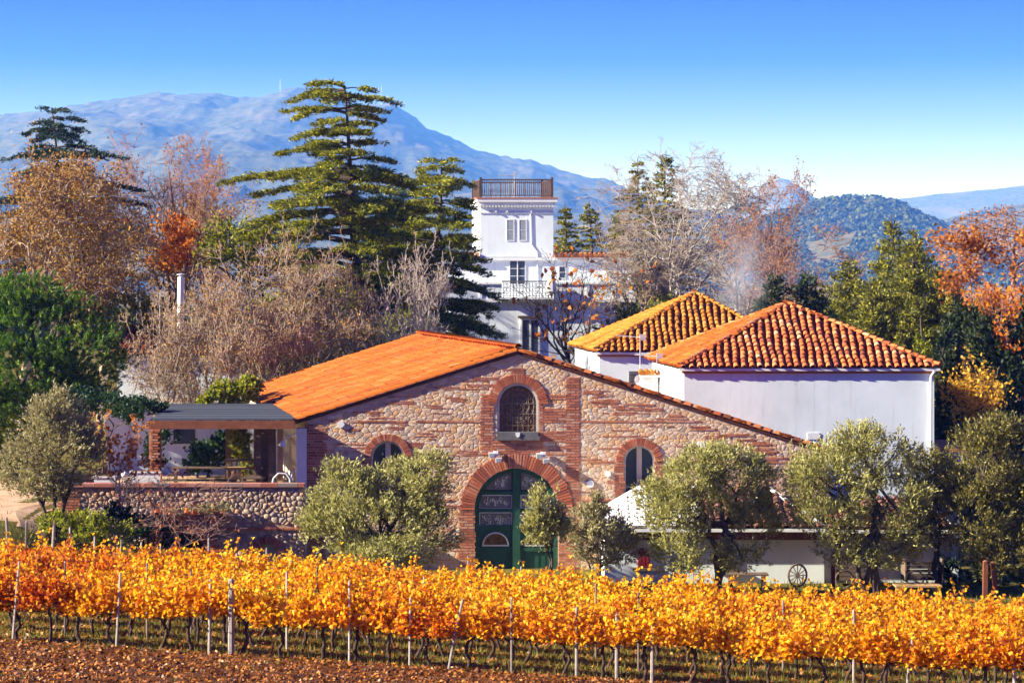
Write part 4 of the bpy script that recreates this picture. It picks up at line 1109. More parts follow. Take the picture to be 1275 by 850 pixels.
mb = MB(); mb.tube([(6.6, 92.06, 6.3), (6.55, 92.9, 6.1), (6.5, 93.5, 5.2)], 0.02, 5); mb.build('cable', M_GREYM, h1)
chm = empty('chimney_stack', (5.65, 99, 0), 'slim white chimney with an orange tile cap between the two white houses', 'chimney')
MB().box(5.30, 5.98, 98.6, 99.2, -0.3, 5.95).build('shaft', M_WHITE, chm)
MB().box(5.22, 6.06, 98.5, 99.3, 5.952, 6.03).build('rim', M_WHITE2, chm)
for k in range(4): MB().tube([(5.3 + k * 0.22, 98.5, 6.12), (5.3 + k * 0.22, 99.3, 6.16)], 0.11, 8).build('cap_tile', M_TILE_Y, chm)
MB().box(5.99, 6.10, 98.7, 98.9, 4.9, 5.6).build('flue_plate', M_RUST, chm)
dish = empty('satellite_dish', px(795, 480, 98), 'small white satellite dish beside the slim chimney', 'dish')
c = px(795, 473, 98)
mb = MB()
for k in range(14):
    a0, a1 = 2 * math.pi * k / 14, 2 * math.pi * (k + 1) / 14
    mb.face([(c.x, c.y + 0.06, c.z), (c.x + 0.17 * math.cos(a0), c.y, c.z + 0.21 * math.sin(a0)), (c.x + 0.17 * math.cos(a1), c.y, c.z + 0.21 * math.sin(a1))])
    mb.face([(c.x, c.y + 0.075, c.z), (c.x + 0.17 * math.cos(a1), c.y + 0.015, c.z + 0.21 * math.sin(a1)), (c.x + 0.17 * math.cos(a0), c.y + 0.015, c.z + 0.21 * math.sin(a0))])
mb.build('reflector', M_WHITE2, dish)
MB().tube([(c.x, c.y + 0.08, c.z - 0.05), (c.x + 0.15, c.y + 0.3, c.z - 0.35), (c.x + 0.15, c.y + 0.3, 3.0)], 0.03, 6).build('mast', M_GREYM, dish)
MB().tube([(c.x, c.y, c.z - 0.2), (c.x - 0.02, c.y - 0.2, c.z - 0.05)], 0.014, 5).build('feed_arm', M_GREYM, dish)
def tv_antenna(xp, yp, d, ztop, zbot, label, L=1.0, n=8):
    c = px(xp, yp, d)
    r = empty('tv_antenna', (c.x, d, zbot), label, 'antenna', 'rooftop antennas')
    MB().tube([(c.x, d, zbot), (c.x, d, c.z + 0.1)], 0.022, 6).build('mast', M_GREYM, r)
    MB().tube([(c.x - L, d - 0.05, c.z + 0.08), (c.x + 0.25, d + 0.05, c.z - 0.02)], 0.022, 5).build('boom', M_GREYM, r)
    for k in range(n):
        x = c.x - L + k * (L + 0.2) / n; z = c.z + 0.08 - 0.10 * k / n
        MB().tube([(x, d - 0.25, z), (x, d + 0.25, z)], 0.008, 4).build('element', M_GREYM, r)
    MB().box(c.x - 0.02, c.x + 0.22, d - 0.12, d + 0.12, c.z - 0.12, c.z + 0.13).build('reflector', M_GREYM, r)
    return r
tv_antenna(797, 420, 101, 0, 3.0, 'tv antenna mast in front of the yellow-tiled house', 1.0)
tv_antenna(818, 444, 97, 0, 6.2, 'low tv antenna at the corner of the red-tiled roof', 0.9)

# ================================================================== the tower house
rs = np.random.RandomState(31); rng = random.Random(31)
th = empty('tower_house', (1, 150, 3.5), 'white mansion with square lookout tower and wrought iron balcony', 'house')
HK = 0.12
def hsk(p): return (p[0] - HK * (p[1] - 150), p[1], p[2])
MB().box(-1.97, 2.57, 150, 155, 11.2, 14.42).build('tower_wall', M_WHITE, th, hsk)
MB().box(-2.08, 2.68, 149.88, 155.1, 14.425, 14.62).box(-2.2, 2.8, 149.75, 155.2, 14.622, 14.82).build('tower_cornice', M_WHITE2, th, hsk)
for k in range(24): MB().box(-2.02 + k * 0.195, -1.92 + k * 0.195, 149.8, 149.99, 14.30, 14.422).build('dentil', M_WHITE2, th)
MB().box(-2.25, 2.85, 149.72, 155.25, 14.822, 14.90).build('coping', M_BRICK, th, hsk)
MB().box(-2.02, 2.62, 149.95, 155.05, 13.92, 13.99).build('string_course', M_WHITE2, th, hsk)
rail = MB().box(-1.95, 2.55, 149.95, 150.05, 15.97, 16.05).box(-1.95, 2.55, 149.96, 150.04, 15.0, 15.06).build('balustrade', M_RUST, th)
for k in range(36):
    x = -1.85 + k * 0.122
    MB().lathe([(0.018, 0), (0.030, 0.25), (0.018, 0.5), (0.02, 0.9)], (x, 150, 15.061), 6).build('baluster', M_RUST, rail, loc=(x, 150, 15.06))
for x, y in ((-1.95, 150), (2.5, 150), (-2.5, 154.6), (1.95, 154.6)):
    MB().box(x - 0.07, x + 0.07, y - 0.07, y + 0.07, 14.9, 16.16).build('railing_post', M_RUST, rail)
mb = MB()
for a, b_ in (((-1.95, 150.06), (-2.5, 154.53)), ((2.5, 150.08), (1.95, 154.52)), ((-2.42, 154.6), (1.88, 154.6))):
    mb.bar((a[0], a[1], 16.0), (b_[0], b_[1], 16.0), 0.08, 0.08)
    for k in range(14):
        x = a[0] + (b_[0] - a[0]) * (k + 0.5) / 14; y = a[1] + (b_[1] - a[1]) * (k + 0.5) / 14
        mb.tube([(x, y, 14.9), (x, y, 15.96)], 0.02, 4)
mb.build('side_railing', M_RUST, rail)
mb = MB(); mb.tube([(0.15, 152, 14.9), (0.15, 152, 16.55)], 0.03, 6); mb.tube([(-0.9, 152, 16.35), (0.3, 152, 16.4)], 0.02, 5); mb.box(0.1, 0.24, 151.9, 152.1, 16.3, 16.6)
mb.build('aerial', M_GREYM, th)
def sash(xa, xb, za, zb, y, parent, glass=M_GLASS_P, muntins=1):
    w = MB().box(xa, xb, y - 0.02, y - 0.004, za, zb).build('window', glass, parent)
    f = MB()
    f.box(xa - 0.05, xa, y - 0.035, y - 0.003, za - 0.05, zb + 0.05).box(xb, xb + 0.05, y - 0.035, y - 0.003, za - 0.05, zb + 0.05)
    f.box(xa + 0.001, xb - 0.001, y - 0.033, y - 0.003, zb, zb + 0.05).box(xa + 0.001, xb - 0.001, y - 0.033, y - 0.003, za - 0.05, za)
    f.build('frame', M_WHITE2, w)
    for k in range(muntins):
        z = za + (zb - za) * (k + 1) / (muntins + 1); MB().box(xa + 0.002, xb - 0.002, y - 0.032, y - 0.021, z - 0.015, z + 0.015).build('muntin', M_WHITE2, w)
    return w
sash(-0.30, 0.10, 12.25, 13.5, 150, th); sash(0.47, 0.87, 12.25, 13.5, 150, th)
for x in (-1.0, -0.3, 1.2): MB().box(x - 0.05, x + 0.05, 149.86, 149.995, 13.98, 14.08).build('tower_lamp', M_WHITE2, th)
MB().box(-4.8, 7.4, 150, 160, 8.4, 11.0).build('upper_wall', M_WHITE, th, hsk)
MB().box(-4.9, 7.5, 149.85, 160.1, 11.002, 11.17).build('upper_cornice', M_WHITE2, th, hsk)
for a, b_ in ((-5.0, -2.0), (2.62, 7.6)):
    rf = MB().box(a, b_, 149.7, 160.2, 11.175, 11.28).build('roof_edge', M_BRICK, th, hsk)
    n = int((b_ - a) / 0.3)
    for k in range(n): MB().tube([(a + 0.15 + k * 0.3, 149.66, 11.33), (a + 0.15 + k * 0.3, 150.3, 11.40)], 0.12, 7).build('roof_tile', M_TILE, th)
MB().tube([(1.15, 149.965, 13.9), (1.2, 149.965, 12.0), (1.55, 149.965, 11.55), (1.6, 149.965, 9.6)], 0.025, 6).build('drainpipe', M_WHITE2, th)
w = sash(-0.12, 0.80, 9.55, 10.95, 150, th, M_GLASS, 2); MB().box(0.31, 0.37, 149.94, 149.978, 9.55, 10.95).build('mullion', M_WHITE2, w)
sash(2.95, 3.30, 9.9, 10.6, 150, th, M_GLASS, 1)
MB().lathe([(0.30, -0.05), (0.30, 0.05)], (5.9, 149.9, 10.2), 12).build('wall_vent', M_WHITE2, th)
# lower block with its terrace
lb = MB().box(-4.2, 7.4, 146, 149.99, 2.0, 8.45).build('lower_wall', M_WHITE, th, hsk)
MB().box(-4.35, 7.5, 145.8, 149.98, 8.452, 8.62).box(-4.25, 7.45, 145.9, 149.98, 8.25, 8.449).build('lower_cornice', M_WHITE2, th)
for a, b_ in ((-4.3, -0.62), (2.52, 7.45)):
    MB().box(a, b_, 145.85, 146.05, 8.625, 9.52).build('parapet', M_WHITE, th)
    MB().box(a - 0.05, b_ + 0.05, 145.78, 146.12, 9.522, 9.62).build('parapet_coping', M_WHITE2, th)
for x in (-1.9, 4.6, 6.2): MB().box(x - 0.08, x + 0.08, 145.80, 145.849, 8.63, 9.515).build('parapet_pier', M_WHITE2, th)
bal = MB().box(-0.6, 2.5, 145.55, 145.62, 9.66, 9.74).box(-0.6, 2.5, 145.56, 145.61, 8.66, 8.71).build('balcony_rail', M_SHUT, th)
mb = MB()
for k in range(16):
    x = -0.5 + k * 0.195
    mb.tube([(x, 145.58, 8.71), (x, 145.58, 9.66)], 0.016, 4)
    for z, r in ((8.9, 0.10), (9.2, 0.12), (9.48, 0.10)):
        mb.tube([(x + 0.09 + r * math.cos(a), 145.58, z + r * math.sin(a)) for a in [2 * math.pi * q / 8 + k for q in range(8)]], 0.018, 4, caps=False)
mb.build('ironwork', M_SHUT, bal)
MB().box(-0.65, 2.55, 145.5, 145.88, 8.47, 8.64).build('balcony_slab', M_SHUT, th)
dr = MB().box(0.62, 1.58, 145.96, 145.99, 5.0, 7.35).build('door', M_GLASS, th)
t = MB(); t.box(0.5, 0.62, 145.9, 145.995, 5.0, 7.5).box(1.58, 1.7, 145.9, 145.995, 5.0, 7.5).box(1.04, 1.16, 145.92, 145.958, 5.0, 7.35).box(0.621, 1.579, 145.9, 145.995, 7.351, 7.5).build('frame', M_WHITE2, dr)
MB().box(0.35, 1.85, 145.7, 145.995, 7.505, 7.62).build('door_hood', M_RUST, th)
mb = MB(); c = Vector((2.35, 145.4, 9.45)); mb.lathe([(0.06, -0.75), (0.16, -0.5), (0.34, -0.35), (0.30, 0.1), (0.22, 0.3), (0.05, 0.42)], c, 10)
um = mb.build('folded_parasol', M_WHITE2, None, loc=(2.35, 145.4, 8.65)); tag(um, 'small white folded parasol on the mansion balcony', 'parasol')

# ================================================================== old low house behind the bare trees at left
oh = empty('farm_house', (-14, 112, 2.5), 'old white low house with worn tile roof behind bare trees', 'house')
a = px(150, 440, 110)
MB().box(-18.2, -9.2, 111, 118, 2.0, 6.4).build('wall', M_WHITE, oh)
mb = MB(); A, B, T0, T1 = Vector((-18.5, 110.7, 6.42)), Vector((-8.9, 110.7, 6.42)), Vector((-18.5, 114.5, 7.55)), Vector((-8.9, 114.5, 7.55))
mb.face([A, B, T1, T0]); mb.face([T0, T1, (-8.9, 118.3, 6.42), (-18.5, 118.3, 6.42)]); mb.face([A, T0, (-18.5, 118.3, 6.42)]); mb.face([B, (-8.9, 118.3, 6.42), T1])
orf = mb.build('roof', M_TILE_BED, oh)
roof_tiles(orf, A, B, T0, T1, 0.33, 0.36, TM_N, rng, True, M_TILE, 'tile', 300)
hip_tiles(orf, T0 + Vector((0, 0, 0.05)), T1 + Vector((0, 0, 0.06)), TM_N, rng)
fl = empty('flue_pipe', px(225, 410, 108), 'tall pale chimney pipe rising over the low house', 'chimney')
p, q = px(224.5, 425, 108), px(225.5, 345, 108)
MB().tube([p, q], 0.16, 12).build('pipe', M_WHITE2, fl)
MB().lathe([(0.10, 0.0), (0.10, 0.08), (0.20, 0.10), (0.20, 0.13), (0.04, 0.17)], q, 12).build('cowl', M_GREYM, fl)
tv_antenna(199, 366, 109, 0, 6.0, 'thin tv antenna mast beside the pale chimney pipe', 0.5, 5)

# ================================================================== low white annexes before the warehouse
rs = np.random.RandomState(41); rng = random.Random(41)
def annex(name, label, x0, x1, y0, y1, ze, zr, rx0, rx1, white_left):
    r = empty(name, ((x0 + x1) / 2, y0 + 1, -0.3), label, 'building')
    MB().box(x0 + (0.5 if white_left else 0.0), x1 - 0.02, y0 + 0.32, y1, -0.6, ze - 0.09).build('wall', M_WHITE, r)
    A, B, T0, T1 = Vector((x0, y0, ze)), Vector((x1, y0, ze)), Vector((rx0, y1, zr)), Vector((rx1, y1, zr))
    C, Dd = Vector((x1, y1, ze)), Vector((x0, y1, ze))
    mb = MB(); mb.face([A, B, T1, T0]); mb.face([B, C, T1]); mb.face([A, T0, Dd]); mb.face([A, Dd, C, B])
    rf = mb.build('roof', M_TILE_BED, r)
    roof_tiles(rf, A, B, T0, T1, 0.29, 0.36, TM_FIELD, rng, False, M_TILE_BROWN)
    if white_left:                               # white corrugated sheets on the near half and the hip end
        up = Vector((0, -0.06, 0.16))
        for k in range(22):
            xa, xb = x0 + k * 0.17, x0 + k * 0.17 + 0.15
            tp = lambda x: A.lerp(T0, (x - x0) / (rx0 - x0)) if x < rx0 else Vector((x, y1, zr))
            bt = lambda x: Vector((x, y0, ze))
            mb = MB(); mb.face([bt(xa) + up, bt(xb) + up, tp(xb) + up, tp(xa) + up]); mb.face([bt(xa), bt(xb), bt(xb) + up, bt(xa) + up]); mb.face([bt(xb) + up, bt(xb), tp(xb), tp(xb) + up]); mb.face([bt(xa), bt(xa) + up, tp(xa) + up, tp(xa)])
            mb.build('roof_sheet', M_WHITE2, r)
        for k in range(14):
            p0, p1 = Dd.lerp(A, k / 14), Dd.lerp(A, (k + 0.85) / 14); u2 = Vector((-0.05, 0, 0.10))
            mb = MB(); mb.face([p0 + u2, p1 + u2, T0.lerp(p1, 0.03) + u2, T0.lerp(p0, 0.03) + u2]); mb.face([p0, p0 + u2, p1 + u2, p1][::-1]); mb.build('roof_sheet', M_WHITE2, r)
    MB().bar(B + Vector((0, -0.02, 0.06)), T1 + Vector((0, -0.02, 0.08)), 0.12, 0.09).build('verge_trim', M_WHITE2, r)
    MB().box(x0, x1, y0 - 0.10, y0 - 0.01, ze - 0.05, ze + 0.05).build('gutter', M_WHITE2, r)
    MB().box(x0 + 0.3, x1 - 0.2, y0 + 0.02, y0 + 0.3, ze - 0.32, ze - 0.06).build('fascia', M_WOOD_R, r)
    return r
a1 = annex('low_annex', 'low white annex with red arched shutters under a hipped roof, by the warehouse', 2.55, 10.3, 79.0, 82.6, 1.78, 2.78, 4.3, 8.75, True)
a2 = annex('low_annex', 'smaller shaded white annex behind the rightmost olive trees', 10.33, 14.75, 79.2, 82.4, 1.72, 2.5, 12.0, 13.6, False)
for xp, ya, yb in ((801.5, 706, 681), (904.5, 708, 686)):
    c = px(xp, ya, 79.28); zt_ = px(xp, yb, 79.28).z
    w = MB().prism(arch_poly(c.x, 0.19, c.z, zt_ - 0.19, 10), 79.24, 79.315).build('window', M_RED, a1)
    for k in range(3): MB().box(c.x - 0.17 + k * 0.12, c.x - 0.08 + k * 0.12, 79.215, 79.238, c.z + 0.02, zt_ - 0.2).build('shutter_board', M_RED, w)
    MB().box(c.x - 0.36, c.x + 0.5, 79.15, 79.315, c.z - 0.10, c.z - 0.005).build('sill', M_WOOD, w)
# cart wheel
c = px(993, 716, 78.2)
cw = empty('cart_wheel', (c.x, 78.2, -0.2), 'old wooden cart wheel leaning against the white annex wall', 'wheel')
wm = lambda a, r, o=0: (c.x + r * math.cos(a) * 0.85, 78.2 + 0.3 * r * math.cos(a) + o, c.z + r * math.sin(a))
MB().tube([wm(2 * math.pi * k / 24, 0.36) for k in range(25)], 0.035, 6, caps=False).build('rim', M_WOOD, cw)
MB().tube([wm(0, 0, -0.12), wm(0, 0, 0.12)], 0.07, 8).build('hub', M_WOOD, cw)
for k in range(12): MB().tube([wm(2 * math.pi * k / 12, 0.06), wm(2 * math.pi * k / 12, 0.34)], 0.016, 5).build('spoke', M_WOOD_L, cw)
MB().prism([(c.x + 0.1, -0.35), (c.x + 0.3, -0.35), (c.x + 0.2, c.z + 0.1)], 78.35, 78.45).build('prop', M_WOOD, cw)
def crate_wagon(xa, xb, ya, yb, d, label):
    a, b_ = px(xa, yb, d), px(xb, ya, d)
    r = empty('wooden_wagon', ((a.x + b_.x) / 2, d, zt(a.x, d)), label, 'wagon', 'old wooden wagons by the annex')
    n = 5
    for k in range(n):
        z = a.z + (b_.z - a.z) * k / n
        MB().box(a.x + 0.02 * math.sin(k), b_.x, d, d + 0.04, z, z + (b_.z - a.z) / n - 0.025).build('side_board', M_WOOD, r)
    MB().box(a.x, b_.x, d + 0.041, d + 0.9, a.z, a.z + 0.06).build('bed', M_WOOD, r)
    for s in (a.x - 0.05, b_.x): MB().box(s, s + 0.05, d - 0.02, d + 0.9, a.z - 0.05, b_.z + 0.05).build('stake', M_WOOD, r)
    for x in (a.x + 0.25, b_.x - 0.25):
        z0 = zt(a.x, d)
        MB().tube([(x + 0.28 * math.cos(q), d - 0.1, z0 + 0.28 + 0.28 * math.sin(q)) for q in [2 * math.pi * k / 14 for k in range(15)]], 0.03, 5, caps=False).build('wheel', M_WOOD, r)
crate_wagon(1041, 1083, 697, 722, 78.3, 'dark wooden wagon beside the red post under the olive')
crate_wagon(1129, 1173, 698, 722, 78.3, 'dark wooden wagon beneath the two olives, nearer the dark trees')
a = px(1142, 728, 75.5); table(a.x, 75.5, a.z - 0.72, 1.45, 0.7, 0.74, 'pale topped garden table below the two olive trees', M_WOOD_L, 'garden_table')
a = px(930, 714, 77.8); table(a.x, 77.8, a.z - 0.70, 1.35, 0.6, 0.72, 'dark narrow table against the annex behind the olive', M_WOOD, 'garden_table')
a = px(822, 717, 76.8); table(a.x, 76.8, a.z - 0.72, 1.5, 0.6, 0.74, 'long pale table by the annex beneath the red shutter', M_CREAM, 'garden_table')
def plain_post(xp, yt_, d, w, mat, label, lean=0.0, name='post'):
    t = px(xp, yt_, d); z0 = zt(t.x, d) - 0.1
    r = empty(name, (t.x, d, z0), label, 'post')
    MB().bar((t.x - lean, d, z0), (t.x, d, t.z), w, w).build('shaft', mat, r)
    MB().lathe([(w * 0.55, 0), (w * 0.7, 0.03), (w * 0.3, 0.08)], (t.x, d, t.z), 8).build('finial', mat, r)
plain_post(1037, 692, 77.5, 0.13, M_RED, 'short red post beside the wooden wagon', 0.0, 'red_post')
plain_post(1227, 700, 74.5, 0.14, M_WOOD_R, 'reddish post under the darkest olive, standing upright', 0.02, 'red_post')
plain_post(1236, 702, 74.6, 0.12, M_WOOD_R, 'reddish post under the darkest olive, tilted', -0.14, 'red_post')

# ================================================================== plants: generators
def unit(a):
    return a / np.maximum(np.linalg.norm(a, axis=1, keepdims=True), 1e-6)

def leaf_cloud(P, L, W_, rs, D=None, spread=1.0, up=0.0, six=False, droop=0.0):
    """leaves at points P: quads (or six-cornered leaves) with random attitude; D = preferred long axis"""
    n = len(P)
    t = rs.normal(size=(n, 3))
    if D is not None: t = unit(D) + spread * 0.5 * t
    t[:, 2] -= droop
    t = unit(t)
    nn = rs.normal(size=(n, 3)); nn[:, 2] += up
    b = unit(np.cross(nn, t)); nn = np.cross(t, b)
    L = (np.ones(n) * L * rs.uniform(0.7, 1.25, n))[:, None]; Wd = (np.ones(n) * W_ * rs.uniform(0.7, 1.25, n))[:, None]
    if not six:
        V = np.stack([P - t * L / 2, P + b * Wd / 2 + nn * Wd * 0.15, P + t * L / 2, P - b * Wd / 2 + nn * Wd * 0.15], 1).reshape(-1, 3)
        return V, np.arange(4 * n).reshape(n, 4)
    V = np.stack([P - t * L * 0.42, P - t * L * 0.15 + b * Wd * 0.55 + nn * Wd * 0.2, P + t * L * 0.25 + b * Wd * 0.38, P + t * L * 0.58 - nn * Wd * 0.15, P + t * L * 0.25 - b * Wd * 0.38, P - t * L * 0.15 - b * Wd * 0.55 + nn * Wd * 0.2], 1).reshape(-1, 3)
    k = np.arange(n)[:, None] * 6
    return V, np.concatenate([k + np.array([[0, 1, 2, 3]]), k + np.array([[0, 3, 4, 5]])])

def seg_tubes(S, k=4):
    """S: (n, 8) rows p0, p1, r0, r1 -> separate prisms"""
    S = np.asarray(S); p0, p1, r0, r1 = S[:, :3], S[:, 3:6], S[:, 6:7], S[:, 7:8]
    d = unit(p1 - p0)
    p1 = p1 + d * r1 * 0.5
    ref = np.where(np.abs(d[:, 2:3]) > 0.9, np.array([[1.0, 0, 0]]), np.array([[0, 0, 1.0]]))
    u = unit(np.cross(d, ref)); v = np.cross(d, u)
    rings = []
    for p, r in ((p0, r0), (p1, r1)):
        for j in range(k):
            a = 2 * math.pi * j / k
            rings.append(p + (u * math.cos(a) + v * math.sin(a)) * r)
    V = np.stack(rings, 1).reshape(-1, 3)
    b = np.arange(len(S))[:, None] * 2 * k
    Fc = np.concatenate([b + np.array([[j, (j + 1) % k, k + (j + 1) % k, k + j]]) for j in range(k)])
    return V, Fc

def grow(seed, levels, trunk=0.25, nchild=(6, 6, 5, 4), angle=(45, 45, 50, 50), ratio=(0.62, 0.58, 0.55, 0.5), wig=(0.06, 0.14, 0.22, 0.3), up=(0.0, 0.06, 0.04, 0.0), r0=0.03, nseg=(7, 6, 5, 4), stems=1, first=0.25, shrink=0.6, rmin=0.0028):
    """skeleton of a broadleaved tree about 1 m tall: segments and twig tips"""
    rg = random.Random(seed)
    segs, tips = [], []
    def branch(p, d, L, r, lv):
        n = nseg[min(lv, len(nseg) - 1)]; st = L / n
        w = wig[min(lv, len(wig) - 1)]; u = up[min(lv, len(up) - 1)]
        nc = nchild[min(lv, len(nchild) - 1)]
        kids = sorted(rg.uniform(first if lv == 0 else 0.15, 1.0) for _ in range(nc)) if lv < levels else []
        ki = 0; az = rg.uniform(0, 6.28)
        for i in range(n):
            d = Vector((d.x + rg.gauss(0, w), d.y + rg.gauss(0, w), d.z + rg.gauss(0, w) + u)).normalized()
            q = p + d * st
            ra = max(rmin * 0.7, r * (1 - 0.93 * i / n)); rb = max(rmin * 0.6, r * (1 - 0.93 * (i + 1) / n))
            segs.append((p.x, p.y, p.z, q.x, q.y, q.z, ra, rb))
            if lv >= levels - 1: tips.append((q.x, q.y, q.z, d.x, d.y, d.z))
            while ki < len(kids) and kids[ki] <= (i + 1) / n + 1e-6:
                f = kids[ki]; ki += 1
                c = p.lerp(q, rg.random())
                a = R(angle[min(lv, len(angle) - 1)] * rg.uniform(0.65, 1.3)); az += 2.4 + rg.uniform(-0.5, 0.5)
                o1 = d.orthogonal().normalized(); o2 = d.cross(o1)
                cd = d * math.cos(a) + (o1 * math.cos(az) + o2 * math.sin(az)) * math.sin(a)
                branch(c, cd, L * ratio[min(lv, len(ratio) - 1)] * rg.uniform(0.7, 1.2) * (1.15 - 0.45 * f), max(rmin, ra * shrink), lv + 1)
            p = q
    for s in range(stems):
        a = rg.uniform(0, 6.28); t = 0.0 if stems == 1 else rg.uniform(0.15, 0.45)
        branch(Vector((0.02 * math.cos(a) * stems, 0.02 * math.sin(a) * stems, 0)), Vector((t * math.cos(a), t * math.sin(a), 1)).normalized(), rg.uniform(0.85, 1.0), r0 / math.sqrt(stems) * 1.2, 0)
    return np.array(segs), np.array(tips)

SKEL = {}
def fitted(key, gen, w, d, h):
    """skeleton scaled so that its crown is w wide, d deep and h tall"""
    if key not in SKEL: SKEL[key] = gen()
    S, T = SKEL[key]
    lo = np.percentile(T[:, :3], 2, axis=0); hi = np.percentile(T[:, :3], 98, axis=0)
    sx_, sy_, sz_ = w / (hi[0] - lo[0]), d / (hi[1] - lo[1]), h / hi[2]
    cx_, cy_ = (hi[0] + lo[0]) / 2, (hi[1] + lo[1]) / 2
    S = S.copy(); T = T.copy()
    for o in (0, 3):
        z = S[:, o + 2].copy(); f = np.clip(z / max(hi[2], 1e-3) * 2, 0, 1)
        S[:, o] = (S[:, o] - cx_ * f) * sx_; S[:, o + 1] = (S[:, o + 1] - cy_ * f) * sy_; S[:, o + 2] = z * sz_
    f = np.clip(T[:, 2] / hi[2] * 2, 0, 1)
    T[:, 0] = (T[:, 0] - cx_ * f) * sx_; T[:, 1] = (T[:, 1] - cy_ * f) * sy_; T[:, 2] *= sz_
    m = (sx_ + sz_) / 2
    S[:, 6:] *= m
    return S, T

def plant(name, loc, label, cat, group=None):
    return empty(name, loc, label, cat, group)

def broadleaf(name, label, xp, ytop, D, wpx, seed, levels=4, bark=M_BARK_G, leaf=None, nleaf=0, lsize=0.12, cat='tree', group=None, key=None, zb=None, dfac=0.8, keep=1.0, rmin_px=0.5, jitter=0.12, leaf_where=None, six=False, **kw):
    """deciduous tree: trunk with limbs and twigs, then leaves near the twig ends"""
    rs = np.random.RandomState(seed)
    top = px(xp, ytop, D); z0 = zt(top.x, D) - 0.1 if zb is None else zb
    h = top.z - z0; w = wpx * D / F
    S, T = fitted(key or ('b', seed), lambda: grow(seed, levels, **kw), w, w * dfac, h)
    S = S.copy(); rm = rmin_px * D / F * 0.5
    S[:, 6:] = np.maximum(S[:, 6:], rm)
    root = plant(name, (top.x, D, z0), label, cat, group)
    big = S[:, 6] > rm * 2.2
    V, Fc = seg_tubes(S[big], 6); link('trunk', np_mesh('trunk', V, Fc, bark, True), root)
    V, Fc = seg_tubes(S[~big], 3)
    cr = link('crown' if not nleaf else 'twigs', np_mesh('twigs', V, Fc, bark if not isinstance(bark, tuple) else bark[1]), root)
    tag(cr, kind='stuff')
    if nleaf:
        TT = T
        if leaf_where is not None:
            wp = TT[:, :3] + np.array([top.x, D, z0])
            pxx = CX + wp[:, 0] * F / wp[:, 1]; pyy = HY - (wp[:, 2] - CZ) * F / wp[:, 1]
            TT = TT[leaf_where(pxx, pyy)]
        if len(TT):
            i = rs.randint(0, len(TT), nleaf)
            P = TT[i, :3] + rs.normal(size=(nleaf, 3)) * jitter
            V, Fc = leaf_cloud(P, lsize, lsize * 0.75, rs, six=six, droop=0.3)
            tag(link('crown', np_mesh('leaves', V, Fc, leaf), root), kind='stuff')
    return root

